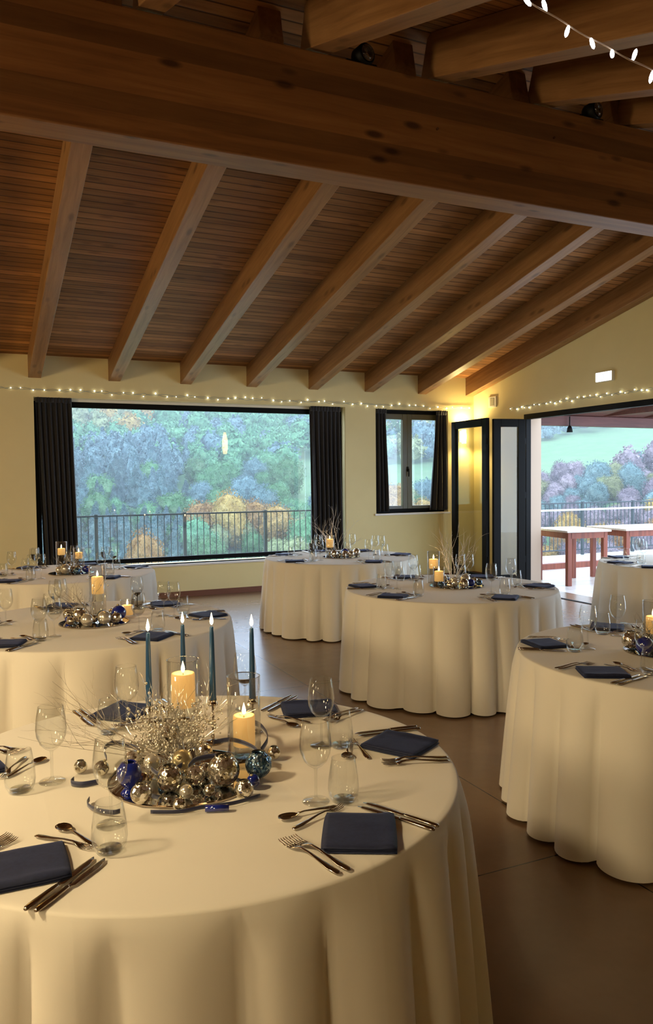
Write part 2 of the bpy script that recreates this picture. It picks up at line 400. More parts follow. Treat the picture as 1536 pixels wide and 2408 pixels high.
# small window
wo = struct(empty('window_2', (0, YB+.12, 0)))
frame_box(MB(), SX0, SX1, SZ0, SZ1, 0, .07, .06).build('window_frame', M['black'], wo, bevel=.004)
for a, b in ((SX0+.06, 6.345), (6.345, SX1-.06)):
    s_ = frame_box(MB(), a, b, SZ0+.06, SZ1-.06, -.015, .05, .085, .05).build('sash', M['bronze'], wo, bevel=.004)
    MB().box((a+.08, .015, SZ0+.10), (b-.08, .025, SZ1-.14)).build('glass', M['pane'], s_)
h = MB().box((6.33, -.03, 1.72), (6.36, -.015, 1.80)).tube([(6.345, -.035, 1.76), (6.345, -.055, 1.76), (6.345, -.055, 1.64)], .009, 8).build('window_handle', M['black'], wo)
struct(MB().box((SX0-.03, YB-.025, SZ0-.03), (SX1+.03, YB+.12, SZ0)).build('trim_3', M['sill'], bevel=.004))
# curtains
def curtain(x0t, x1t, x0b, x1b, zt, zb, y, nf, lab, group, seed, tie=False):
    rnd = random.Random(seed); nx, nz = nf*8, 26; ph = [rnd.uniform(-.5, .5) for _ in range(nf+2)]
    def pt(u, tt, dy):
        xa = x0t+(x0b-x0t)*tt; xb = x1t+(x1b-x1t)*tt
        q = u*nf; i = int(min(q, nf-1)); amp = .016+.03*min(1, tt*1.6)
        yy = y+amp*math.sin(2*PI*q+ph[i]*.5)+.012*math.sin(5*u+3*tt+seed)
        xx = xa+(xb-xa)*u+.010*math.sin(2*PI*q*1.0+1+2*tt)*tt
        return (xx, yy+dy, zt+(zb-zt)*tt)
    vs = []; fs = []
    for j in range(nz+1):
        for i in range(nx+1): vs.append(pt(i/nx, j/nz, 0))
    for j in range(nz):
        for i in range(nx):
            a = j*(nx+1)+i; fs.append((a, a+1, a+nx+2, a+nx+1))
    o = empty('curtain', ((x0t+x1t)/2, y, zt), 0, lab, 'curtain', group)
    def rel(m):
        m.v = [(v[0]-(x0t+x1t)/2, v[1]-y, v[2]-zt) for v in m.v]; return m
    c = rel(MB().add(vs, fs)).build('curtain_panel', M['curtain'], o, True); md = c.modifiers.new('t', 'SOLIDIFY'); md.thickness = .003
    hb = MB(); pts = []
    for i in range(nx+1):
        u = i/nx; pts.append((x0t+(x1t-x0t)*u, y-.006+.018*math.sin(2*PI*u*nf*1.5), 0))
    v2 = [(p[0], p[1]-.012, zt+.01) for p in pts]+[(p[0], p[1]-.012, zt-.06) for p in pts]
    hh = rel(MB().add(v2, [(i, i+1, nx+2+i, nx+1+i) for i in range(nx)])).build('heading_tape', M['curtain'], o, True); md = hh.modifiers.new('t', 'SOLIDIFY'); md.thickness = .02
curtain(.80, 1.245, .86, 1.29, 2.695, .50, YB+.055, 7, 'long black curtain at the left side of the picture window', 'black curtains of the picture window', 1)
curtain(4.64, 5.14, 4.66, 5.16, 2.69, .52, YB+.055, 7, 'long black curtain at the right side of the picture window', 'black curtains of the picture window', 2)
curtain(5.745, 5.93, 5.75, 5.955, 2.685, 1.10, YB+.05, 3, 'short black curtain at the left side of the small casement window', 'short curtains of the small window', 3)
curtain(6.84, 7.03, 6.74, 7.03, 2.685, 1.10, YB+.05, 3, 'short black curtain at the right side of the small casement window', 'short curtains of the small window', 4)

# ------------------------------------------------------------------ folding door in the right opening
do = struct(empty('door_1', (XR, 0, 0)))
m = MB(); m.box((0, DY1-.055, 0), (.09, DY1, DZ)); m.box((0, DY0, 0), (.09, DY0+.055, DZ)); m.box((0, DY0+.055, DZ-.075), (.09, DY1-.055, DZ))
m.build('door_frame', M['black'], do, bevel=.004)
def leaf(ax, ay, bx, by, h, handle=False):
    L = math.hypot(bx-ax, by-ay); e = frame_box(MB(), 0, L, 0.03, h, -.03, .03, .115, .14).build('door_leaf', M['black'], do, bevel=.005)
    e.location = (ax-XR, ay, 0); e.rotation_euler = (0, 0, math.atan2(by-ay, bx-ax))
    MB().box((.11, -.006, .165), (L-.11, .006, h-.11)).build('glass', M['door_pane'], e)
    if handle: MB().box((L-.10, -.045, 1.02), (L-.055, -.03, 1.16)).build('handle', M['bronze'], e, bevel=.005)
    for z in (.35, 1.3, 2.1): MB().tube([(0, -.0, z), (0, 0, z+.09)], .018, 8).build('hinge', M['black'], e)
    return e
LEAF = [(7.50, 9.33, 7.00, 9.43), (6.955, 9.49, 6.98, 10.44)]
leaf(*LEAF[0], 2.47, True); leaf(*LEAF[1], 2.49)
# floor track of the folding door, light jamb outside the frame, threshold
m = MB().box((7.075, DY0, 0), (7.125, DY1-.1, .006)); struct(m.build('trim_4', M['black']))
m = MB().box((XR+.09, DY1-.03, 0), (XR+.3, DY1+.01, DZ)); struct(m.build('trim_5', M['jamb']))

# exit sign, vent
e = empty('exit_sign', (XR, 7.74, 2.90), 0, 'small lit white emergency exit sign on the end wall above the doorway', 'sign')
MB().box((-.05, -.145, -.065), (0, .145, .065)).build('sign_body', M['white_paint'], e, bevel=.006)
MB().box((-.056, -.135, -.056), (-.05, .135, .056)).build('lit_panel', M['exit'], e)
m = MB()
m.lathe([(.008, 0), (.008, .002)], 12, (0, 0, 0), cap1=True)
g = MB(); P0 = lambda y, z: (-.0575, y, z)
def stroke(m, a, b, w=.006):
    a = Vector(P0(*a)); b = Vector(P0(*b)); d = (b-a).normalized(); n = Vector((0, -d.z, d.y))*w/2
    m.prism([a-n, b-n, b+n, a+n], (.0012, 0, 0))
for a, b in (((0, .018), (-.006, -.006)), ((-.006, -.006), (.014, -.03)), ((-.006, -.006), (-.012, -.022)), ((-.012, -.022), (-.026, -.026)), ((0, .014), (.018, .004)), ((0, .014), (-.02, .01))): stroke(g, a, b)
g.ball((-.0575, .002, .028), .006, 8, 6)
g.build('running_figure', M['exitmark'], e)
e = empty('wall_vent', (XR, 10.15, 2.80), 0, 'small grey vent cover on the end wall above the folded doors', 'vent')
MB().box((-.02, -.10, -.085), (0, .10, .085)).build('cover', M['white_paint'], e, bevel=.004)
MB().box((-.024, -.05, -.06), (-.02, .05, .06)).build('grille', plain('grey_plastic', (.35, .33, .25), .6), e)

# wall sconces (warm)
def sconce(loc, rz, lab, power_up, power_dn, pt=0):
    e = empty('wall_lamp', loc, rz, lab, 'lamp', 'warm wall lamps')
    MB().box((-.05, -.012, -.09), (.05, 0, .09)).build('back_plate', M['white_paint'], e)
    prof = []
    m = MB().lathe([(.035, -.11), (.04, 0), (.035, .11)], 16, (0, -.07, 0), cap0=False); m.build('lamp_shade', M['lampglass'], e, True)
    for s, pw in ((1, power_up), (-1, power_dn)):
        l = bpy.data.lights.new('lamp_light', 'SPOT'); l.energy = pw; l.color = (1.0, .74, .32); l.spot_size = R(150); l.spot_blend = .9; l.shadow_soft_size = .05
        lo = bpy.data.objects.new('lamp_light', l); COL.objects.link(lo); lo.parent = e; lo.location = (0, -.12, .13*s)
        lo.rotation_euler = (PI if s > 0 else 0, 0, 0)
    return e
sconce((7.30, YB, 2.28), 0, 'bright warm wall lamp in the far corner behind the folded glass doors', 60, 30)
sconce((-1.35, YB, 2.28), 0, 'warm wall lamp on the window wall, out of frame to the left', 330, 110)
e = empty('hanging_lantern', (6.0, 2.3, 2.55), 0, 'tall warm hanging lantern outside the frame, mirrored in the picture window', 'lamp')
MB().tube([(0, 0, .3), (0, 0, 1.12)], .004, 6).build('cord', M['black'], e)
MB().lathe([(.05, -.26), (.075, -.1), (.07, .12), (.03, .3)], 20, cap1=True).build('lamp_shade', M['lantern'], e, True)
l = bpy.data.lights.new('lantern_light', 'SPOT'); l.energy = 70; l.color = WARM; l.spot_size = R(150); l.spot_blend = 1; l.shadow_soft_size = .08
lo = bpy.data.objects.new('lantern_light', l); COL.objects.link(lo); lo.parent = e; lo.location = (0, 0, -.3)

e = empty('added_pendant', (-1.5, 2.0, 2.80), 0, 'added pendant lamp hanging unseen at the left to light the nearest table', 'lamp')  # fixture added to house the overhead fill light
MB().tube([(0, 0, .12), (0, 0, .84)], .004, 6).build('cord', M['black'], e)
MB().lathe([(.19, .0), (.17, .05), (.05, .12), (.02, .13)], 28, cap0=False, cap1=True).build('lamp_shade', M['black'], e, True)
# ------------------------------------------------------------------ string lights
def light_string(pts, n, lab, seed, droop=.02, bulb=.0075, near=False, spread=.03, mid=None):
    rnd = random.Random(seed); base = Vector(pts[0]); e = empty('string_lights', base, 0, lab, 'string lights')
    P = [Vector(p)-base for p in pts]
    def at(t):
        ds = [(b-a).length for a, b in zip(P, P[1:])]; q = t*sum(ds)
        for i, d in enumerate(ds):
            if q <= d or i == len(ds)-1: return P[i].lerp(P[i+1], q/d)
            q -= d
    for c in range(1 if near else 2):
        path = []
        N = n*3
        for k in range(N+1):
            p = at(k/N).copy()
            if near: p.z += .002*math.sin(k)
            else: p.z += .012*math.sin(k*.9+c*PI)+rnd.uniform(-.008, .008); 
            path.append(p)
        MB().tube(path, .0022 if near else .003, 5).build('cable', M['cable2'] if near else M['cable'], e)
    d = MB().ball((0, 0, 0), bulb, 8, 6) if not near else MB().lathe([(.002, 0), (.0042, .004), (.0058, .016), (.0045, .026), (.001, .031)], 10, cap1=True)
    me = d.mesh('bulb', M['bulbnear'] if near else M['bulb'], True)
    for k in range(n):
        p = at((k+.5+rnd.uniform(-.25, .25))/n)
        o = bpy.data.objects.new('bulb', me); COL.objects.link(o); o.parent = e
        if near:
            p = at((k+.5)/n); o.location = p; s = 1 if k % 7 in (2, 5) else -1
            o.rotation_euler = (PI*(s < 0)+rnd.uniform(-.5, .5), rnd.uniform(-.6, .6), 0)
        else:
            o.location = p+Vector((0, 0, rnd.uniform(-spread, spread))); s = rnd.uniform(.7, 1.35); o.scale = (s, s, s)
    return e
light_string([(-3.5, YB-.02, 2.80), (.38, YB-.02, 2.80), (3.1, YB-.02, 2.765), (5.2, YB-.02, 2.755), (7.48, YB-.02, 2.735)], 78, 'string of tiny warm white lights running along the window wall', 5)
light_string([(XR-.02, 9.72, 2.66), (XR-.02, 8.6, 2.665), (XR-.02, 7.0, 2.66), (XR-.02, 4.5, 2.62)], 48, 'string of tiny white lights above the open doorway', 6, spread=.028)
light_string([(.55, 1.60, 3.24), (.85, 1.60, 3.04), (1.12, 1.60, 2.88), (1.293, 1.60, 2.790), (1.43, 1.60, 2.757), (1.575, 1.6, 2.728), (1.719, 1.6, 2.705), (1.95, 1.6, 2.67), (2.5, 1.6, 2.66), (3.2, 1.6, 2.78), (3.85, 1.6, 2.98), (4.35, 1.6, 3.2)], 54, 'string of drop shaped lights hanging close to the viewer, top right', 8, near=True)

# ------------------------------------------------------------------ terrace, railing, pergola, outdoor tables
struct(MB().box((XR, -2, -.15), (22, 12.62, 0)).build('terrace', M['terrace']))
struct(MB().box((-9, YB+.3, -.15), (XR, 12.62, 0)).build('terrace', M['terrace']))
tag(MB().box((XR+.3, 10.72, 0), (16.5, 10.84, .10)).build('floor_beam', M['redwood']), 'dark red timber beam lying along the terrace behind the outdoor table', 'beam')
def rail_section():
    e = empty('railing', (0, 12.5, 0)); Ls = 1.39
    MB().box((0, -.025, 0), (.05, .025, 1.10)).build('post', M['rail'], e)
    MB().box((.05, -.02, 1.06), (Ls, .02, 1.085)).build('top_rail', M['rail'], e)
    MB().box((.05, -.012, .10), (Ls, .012, .125)).build('bottom_rail', M['rail'], e)
    me = MB().box((-.006, -.006, .125), (.006, .006, 1.06)).mesh('baluster', M['rail'])
    for k in range(12):
        b = bpy.data.objects.new('baluster', me); COL.objects.link(b); b.parent = e; b.location = (.05+.1065*(k+.75), 0, 0)
    return e
rs = rail_section()
for k in range(-3, 12):
    x = .353+1.395*k
    if k <= 3: lab = 'iron railing section seen through the picture window, '+['far left outside view', 'left outside view', 'hidden left', 'behind the left curtain', 'first full bay from the left', 'second full bay from the left', 'bay beside the right curtain'][k+3]
    elif k <= 6: lab = 'iron railing section beyond the small window, '+['left', 'middle', 'right'][k-4]+' one'
    else: lab = 'iron railing section seen through the open doorway, '+['first', 'second', 'third', 'fourth', 'last'][k-7]+' from the left'
    o = rs if k == -3 else clone(rs)
    o.location = (x, 12.5, 0); tag(o, lab, 'railing', 'iron railing sections round the terrace')
tag(MB().tube([(8.6, 12.44, .935), (17, 12.44, .945)], .02, 8).build('handrail', M['whitebar']), 'slim white handrail running along the terrace railing behind the outdoor tables', 'handrail')
# pergola beam and boards over terrace edge
e = empty('pergola', (8.1, 12.1, 2.62), 0, 'dark red timber pergola edge above the terrace seen through the doorway', 'pergola')
MB().box((0, 0, 0), (10, .14, .20)).build('edge_beam', M['soffit'], e, bevel=.006)
MB().prism([(0, .07, .2), (0, -1.6, .42), (0, -1.6, .46), (0, .07, .24)], (10, 0, 0)).build('roof_boards', M['soffit'], e)
for k in range(9): MB().box((.3+1.1*k, -1.55, .2), (.38+1.1*k, 0, .32)).build('joist', M['soffit'], e)
for x in (.0, 9.86): MB().box((x, 0, -2.62), (x+.12, .12, 0)).build('post', M['soffit'], e)
e = empty('hanging_spotlight', (10.78, 12.04, 2.62), 0, 'small black spotlight hanging under the pergola edge', 'spotlight')
MB().tube([(0, 0, .18), (0, 0, -.02)], .012, 8).build('stem', M['black'], e)
MB().lathe([(.06, -.13), (.045, -.04), (.02, 0)], 16, cap1=True).build('housing', M['black'], e, True)
# outdoor tables
def out_table(loc, rz, L, W, lab, H=.82):
    e = empty('outdoor_table', loc, rz, lab, 'table', 'outdoor tables on the terrace')
    MB().box((-.04, -.04, H-.03), (L+.04, W+.04, H)).build('tabletop', M['weathered'], e, bevel=.006)
    m = MB().box((.05, .0, H-.12), (L-.05, .025, H-.03)).box((.05, W-.025, H-.12), (L-.05, W, H-.03)).box((0, .05, H-.12), (.025, W-.05, H-.03)).box((L-.025, .05, H-.12), (L, W-.05, H-.03))
    m.build('apron', M['redwood'], e)
    for x in (0, L-.07):
        for y in (0, W-.07): MB().prism([(x, y, H-.03), (x+.07, y, H-.03), (x+.07, y+.07, H-.03), (x, y+.07, H-.03)], (0, 0, -(H-.03))).build('leg', M['redwood'], e, bevel=.004)
out_table((7.97, 8.93, 0), R(-8), .68, .86, 'red wooden outdoor table with pale top just outside the doorway')
out_table((8.98, 8.80, 0), R(-6), 1.5, .86, 'second red wooden outdoor table cut off by the right edge of the photo')

# ------------------------------------------------------------------ landscape
def ground_z(x, y):
    r = math.hypot(x, y); az = math.degrees(math.atan2(x, y))
    z = -3.2-(r-14)*.10 if r < 40 else -5.8+max(0, (r-46))*.205
    if r < 14: z = -3.2
    z += 1.6*noise.noise(Vector((x*.018, y*.018, 3)))*min(1, r/60)
    return z
m = MB(); nr, na = 90, 80; vs = []; fs = []
for i in range(nr+1):
    r = 13+3.0*i+(i/nr)**2*40
    for j in range(na+1):
        a = R(-35+110*j/na); x, y = r*math.sin(a), r*math.cos(a); vs.append((x, y, ground_z(x, y)+.25*noise.noise(Vector((x*.3, y*.3, 0)))))
for i in range(nr):
    for j in range(na):
        a = i*(na+1)+j; fs.append((a, a+1, a+na+2, a+na+1))
t = NT('hillside_grass')
n1 = t.noise(t.coord((1, 1, 1)), .03, 5, .6); n2 = t.noise(t.coord((1, 1, 1)), .6, 6, .7)
c = t.ramp(n1, [(.36, (.05, .14, .05)), (.5, (.075, .19, .07)), (.62, (.12, .17, .08))]); c = t.mix(.3, c, t.ramp(n2, [(.3, (.05, .11, .05)), (.7, (.17, .25, .13))]))
t.set(Base_Color=c, Roughness=.95); M['grass'] = t.m
o = m.add(vs, fs).build('hillside', M['grass'], smooth=True); struct(o)
def leafmat(name, a, b, c2):
    t = NT(name); n1 = t.noise(t.coord((1, 1, 1)), 1.3, 7, .75); oi = t.N('ShaderNodeObjectInfo')
    c = t.ramp(n1, [(.3, a), (.5, b), (.7, c2)])
    hs = t.N('ShaderNodeHueSaturation'); t.L(c, hs.inputs['Color'])
    mr = t.N('ShaderNodeMapRange', i={3: .48, 4: .52}); t.L(oi.outputs['Random'], mr.inputs[0]); t.L(mr.outputs[0], hs.inputs['Hue'])
    mr = t.N('ShaderNodeMapRange', i={3: .46, 4: .78}); t.L(oi.outputs['Random'], mr.inputs[0]); t.L(mr.outputs[0], hs.inputs['Value'])
    t.set(Base_Color=hs.outputs[0], Roughness=1.0); t.b.inputs['Specular IOR Level'].default_value = 0
    t.bump(t.noise(t.coord((1, 1, 1)), 3.5, 4, .7), .9, .25)
    return t.m
LM = {'green': leafmat('green_leaves', (.08, .22, .11), (.19, .42, .20), (.34, .58, .30)),
      'blue': leafmat('bluish_needles', (.12, .22, .23), (.22, .36, .36), (.36, .50, .46)),
      'autumn': leafmat('autumn_leaves', (.28, .15, .05), (.52, .33, .11), (.70, .50, .20)),
      'olive': leafmat('olive_leaves', (.20, .24, .11), (.38, .42, .20), (.54, .56, .32)),
      'mauve': leafmat('bare_twigs', (.24, .20, .24), (.40, .33, .37), (.55, .46, .46))}
M['bark'] = plain('bark', (.12, .10, .09), .9)
def crown_mesh(kind, seed):
    rr_ = random.Random(seed); off = Vector((seed*7.1, seed*3.3, 0)); m = MB()
    def surf(p):
        if kind == 'cone':
            t_ = (p.z+1)/2; h = math.hypot(p.x, p.y) or 1; rad = ((1-t_)**.75*.95+.03)*(.86+.16*math.sin(t_*26+3*noise.noise(p*2+off)))
            q = Vector((p.x/h*rad, p.y/h*rad, t_*2.6-1)); return q+Vector((p.x, p.y, 0))*(.22*noise.noise(q*2.5+off))
        return p*(.90+.26*noise.noise(p*1.4+off)+.20*(1-2*abs(noise.noise(p*3.0+off))))
    bm = bmesh.new(); bmesh.ops.create_icosphere(bm, subdivisions=3, radius=1)
    for v in bm.verts: v.co = surf(v.co.copy())*.86
    m.add([v.co.copy() for v in bm.verts], [tuple(v.index for v in f.verts) for f in bm.faces]); bm.free()
    for k in range(2300):
        z = rr_.uniform(-1, 1); a = rr_.uniform(0, 2*PI); h = math.sqrt(1-z*z)
        p = surf(Vector((h*math.cos(a), h*math.sin(a), z)))*rr_.uniform(.84, 1.06)
        d1 = Vector([rr_.uniform(-1, 1) for _ in range(3)]).normalized(); d2 = d1.cross(Vector([rr_.uniform(-1, 1) for _ in range(3)])).normalized()
        s_ = rr_.uniform(.03, .058)
        m.add([p-d1*s_-d2*s_*.6, p+d1*s_-d2*s_*.4, p+d2*s_], [(0, 1, 2)])
    me = bpy.data.meshes.new('crown'); me.from_pydata(m.v, [], m.f); return me
CR = {}
for i in range(4): CR['round', i] = crown_mesh('round', i+1)
for i in range(2): CR['cone', i] = crown_mesh('cone', i+9)
CM = {}
trunk_me = MB().tube([(0, 0, -1), (.02, 0, 0), (0, 0, 1)], [.13, .09, .05], 6).mesh('trunk', M['bark'])
rnd = random.Random(42)
def tree(r, az, rad, h, kind, shape='round', group='trees', lab=None):
    a = R(az); x, y = r*math.sin(a), r*math.cos(a); gz = ground_z(x, y)
    k = (shape, rnd.randrange(4 if shape == 'round' else 2), kind)
    if k not in CM:
        me = CR[k[0], k[1]].copy(); me.materials.append(LM[kind]); CM[k] = me
    e = empty('tree', (x, y, gz-.3), rnd.uniform(0, 6), lab, 'tree', group)
    c = bpy.data.objects.new('crown', CM[k]); COL.objects.link(c); c.parent = e
    hh = h*.5 if shape == 'round' else h*.36
    c.scale = (rad, rad, hh); c.location = (0, 0, h-hh*(.95 if shape == 'round' else 1.5)+.3)
    t_ = bpy.data.objects.new('trunk', trunk_me); COL.objects.link(t_); t_.parent = e; t_.scale = (1, 1, h*.3); t_.location = (0, 0, h*.3)
    return e
placed = []
def ok(x, y, d):
    for a, b in placed:
        if (a-x)**2+(b-y)**2 < d*d: return False
    placed.append((x, y)); return True
LABK = {'green': 'green', 'blue': 'dark bluish', 'autumn': 'golden autumn', 'olive': 'olive green', 'mauve': 'bare mauve'}
cand = []
for _ in range(9000):
    az = rnd.uniform(3, 50); r = 50+100*rnd.random()**.75
    if 24.8 < az < 27.3: continue
    zone = 'win' if az < 25.5 else ('small' if az < 35.5 else 'door')
    if 35.5 < az < 38 : continue
    shape = 'round'
    if zone == 'win':
        if az > 21.8 and 66 < r < 94: continue
        if az < 14.5 and r < 92: kind, shape = ('blue', 'cone') if rnd.random() < .75 else ('green', 'round')
        elif az < 12 and r > 104: kind = rnd.choice(['olive', 'autumn', 'olive', 'green'])
        elif r > 122 and az > 15: kind = rnd.choice(['blue', 'autumn', 'mauve', 'olive'])
        elif r < 58: kind = rnd.choice(['green', 'olive'])
        else: kind = rnd.choice(['green', 'green', 'green', 'blue'])
    elif zone == 'small':
        if 70 < r < 92 : continue
        kind = 'autumn' if r < 66 else rnd.choice(['blue', 'olive', 'green', 'blue'])
    else:
        lo_ = 75+(az-39.5)*1.5; hi_ = 106+(az-39.5)*2.8
        if lo_ < r < hi_: continue
        if r < 64: kind = rnd.choice(['autumn', 'mauve', 'mauve'])
        elif r < hi_: kind = rnd.choice(['mauve', 'blue', 'blue', 'olive', 'mauve'])
        else: kind = rnd.choice(['blue', 'blue', 'mauve'])
    x, y = r*math.sin(R(az)), r*math.cos(R(az)); rad = rnd.uniform(1.15, 2.1)*(.62+.5*(r-50)/100)
    if shape == 'cone': rad *= .8
    if zone == 'door' and r < 110: rad *= .8
    if not ok(x, y, rad*(1.45 if shape == 'cone' else 1.7)): continue
    cand.append((r, az, zone, kind, shape, rad, rad*rnd.uniform(2.0, 2.6)*(1.5 if shape == 'cone' else 1)))
cand.sort(key=lambda c: c[0]-c[5]*8)
for r, az, zone, kind, shape, rad, h_ in cand[:284]:
    seen = {'win': 'picture window', 'small': 'small window', 'door': 'doorway'}[zone]
    a0, a1 = {'win': (5, 24), 'small': (28, 34), 'door': (38, 48)}[zone]; ua = (az-a0)/(a1-a0)
    pos = ('low' if r < 66 else 'halfway up' if r < 90 else 'high')+' on the hillside, '+('far left' if ua < .2 else 'left' if ua < .4 else 'centre' if ua < .6 else 'right' if ua < .8 else 'far right')
    nm = LABK[kind]+' '+('conifer' if shape == 'cone' else 'tree')
    tree(r, az, rad, h_, kind, shape, nm+'s '+pos+' in the '+seen, nm+' '+pos+' in the '+seen)
# everything higher up the hill: one wood
lowc = {}
for sh in ('round', 'cone'):
    bm = bmesh.new(); bmesh.ops.create_icosphere(bm, subdivisions=2, radius=1); m = MB(); rr_ = random.Random(5)
    base = [v.co.copy() for v in bm.verts]; fcs = [tuple(v.index for v in f.verts) for f in bm.faces]; bm.free()
    def sf(p):
        if sh == 'cone':
            t_ = (p.z+1)/2; h = math.hypot(p.x, p.y) or 1; q = (1-t_)**.75*.95+.03; return Vector((p.x/h*q, p.y/h*q, t_*2.6-1))
        return p*(.92+.35*noise.noise(p*1.6))
    m.add([sf(p)*.88 for p in base], fcs)
    for k in range(190):
        z = rr_.uniform(-.6, 1); a = rr_.uniform(0, 2*PI); h = math.sqrt(1-z*z); p = sf(Vector((h*math.cos(a), h*math.sin(a), z)))*rr_.uniform(.85, 1.08)
        d1 = Vector([rr_.uniform(-1, 1) for _ in range(3)]).normalized(); d2 = d1.cross(Vector([rr_.uniform(-1, 1) for _ in range(3)])).normalized(); s_ = rr_.uniform(.1, .2)
        m.add([p-d1*s_-d2*s_*.6, p+d1*s_-d2*s_*.4, p+d2*s_], [(0, 1, 2)])
    lowc[sh] = m
wood_m = MB(); kinds_ = list(LM)
for r, az, zone, kind, shape, rad, h_ in cand[284:]:
    x, y = r*math.sin(R(az)), r*math.cos(R(az)); gz = ground_z(x, y)-.3; src = lowc[shape]; hh = h_*(.5 if shape == 'round' else .36); ro = rnd.uniform(0, 6); ca, sa = math.cos(ro), math.sin(ro)
    wood_m.add([(x+rad*(v[0]*ca-v[1]*sa), y+rad*(v[0]*sa+v[1]*ca), gz+h_-hh*(.95 if shape == 'round' else 1.5)+.3+v[2]*hh) for v in src.v], src.f, kinds_.index(kind))
tag(wood_m.build('distant_forest', [LM[k] for k in kinds_]), 'dense hazy wood covering the upper hillside behind the single trees', 'forest', kind='stuff')
# autumn trees just below the railing in the picture window
for r, az, rad, h, lab in ((46, 11.3, 1.25, 4.0, 'round golden bush directly behind the railing, left in the picture window'),
        (58, 15.6, 1.6, 3.3, 'golden autumn tree behind the railing, left of the rusty one'), (57, 17.4, 1.5, 4.0, 'rusty orange tree, tallest of the cluster behind the railing'),
        (58, 19.2, 1.5, 3.2, 'golden autumn tree in the right half of the picture window'), (57, 20.8, 1.5, 3.1, 'golden autumn tree near the right curtain of the picture window')):
    tree(r, az, rad, h, 'autumn', 'round', 'golden trees just beyond the railing', lab)

# ------------------------------------------------------------------ tables
TH = .76
TABLES = {  # name: centre, radius, label phrase, seat angles
 1: ((.570, 2.233), .782, 'nearest table', [-67.5, -9.5, 34.5, 96.8, 155.0, 221.8]),
 2: ((3.384, 5.102), .812, 'table before the folding doors', [150, 200, 271, 332, 33, 92]),
 3: ((3.679, 7.705), .822, 'table under the picture window', [134, 201, 274, 345, 42, 88]),
 4: ((.655, 4.860), .835, 'middle left table', [223, 289, 349, 38, 99, 160]),
 5: ((3.096, 2.652), .790, 'right edge table', [137, 190.6, 79, 245, 300, 10]),
 6: ((.797, 7.618), .812, 'far left table', [220, 296, 11, 66, 115, 168]),
 7: ((6.380, 5.500), .800, 'table by the open doorway', [160, 197, 255, 110, 310, 40])}
CLAB = {1: 'cream floor-length cloth on the nearest round table, cut by the photo bottom',
 2: 'cream floor-length cloth on the round table before the folding doors',
 3: 'pale floor-length cloth on the round table under the picture window\'s right curtain',
 4: 'cream floor-length cloth on the middle left round table behind the nearest one',
 5: 'cream floor-length cloth on the round table at the right edge',
 6: 'pale cloth on the far left round table in front of the left black curtain',
 7: 'pale cloth on the round table by the open doorway, far right'}
def tablecloth(i):
    (cx, cy), Rr, ph, _ = TABLES[i]; rnd = random.Random(100+i); S = 288
    nf = rnd.choice([21, 22, 23]); edges = [0]; 
    for k in range(nf): edges.append(edges[-1]+rnd.uniform(.72, 1.35))
    tot = edges[-1]; edges = [2*PI*e_/tot for e_ in edges]; amps = [rnd.uniform(.7, 1.25) for _ in range(nf)]; rot = rnd.uniform(0, 1)
    def fold(a):
        a = (a+rot) % (2*PI)
        for k in range(nf):
            if a < edges[k+1]:
                u = (a-edges[k])/(edges[k+1]-edges[k]); s = math.sin(PI*u)   # convex lobe, narrow valley
                return (s**.45)*amps[k]-.72, u, k
        return 0, 0, 0
    vs = []; fs = []
    rings = [.0, .2, .4, .6, .75, .86, .93, .972]
    for q in rings[1:]:
        for k in range(S):
            a = 2*PI*k/S; r = Rr*q; x, y = r*math.cos(a), r*math.sin(a)
            vs.append((x, y, TH+.0006*noise.noise(Vector((x*4, y*4, i)))))
    for dr, dz in ((-.008, -.0006), (-.003, -.0028), (-.0004, -.007)):
        for k in range(S):
            a = 2*PI*k/S; r = Rr+dr; vs.append((r*math.cos(a), r*math.sin(a), TH+dz))
    NZ = 22
    for j in range(1, NZ+1):
        t_ = j/NZ; z = TH-.010-(TH-.022)*t_
        for k in range(S):
            a = 2*PI*k/S; f, u, kk = fold(a)
            A = .092*(t_**.6)*(min(1, t_*9)**.6)
            rr = Rr+.004+.055*t_**.85+A*f+.010*min(1, t_*8)*(math.sin(PI*u)-.5)*(1-t_*.6)
            da = .012*math.sin(kk*2.3)*t_
            hz = z-(.012*f if j == NZ else 0)*0
            vs.append((rr*math.cos(a+da), rr*math.sin(a+da), hz+(.012*(.4-f) if j == NZ else 0)*.6))
    vs.append((0, 0, TH)); n = len(rings)-1+3+NZ
    for i2 in range(n-1):
        for k in range(S):
            k2 = (k+1) % S; fs.append((i2*S+k, i2*S+k2, (i2+1)*S+k2, (i2+1)*S+k))
    for k in range(S): fs.append((len(vs)-1, (k+1) % S, k))
    o = MB().add(vs, fs).build('tablecloth', M['cloth'], smooth=True); o.location = (cx, cy, 0)
    tag(o, CLAB[i], 'tablecloth', 'floor-length cloths on the round tables')
    return o
for i in TABLES: tablecloth(i)

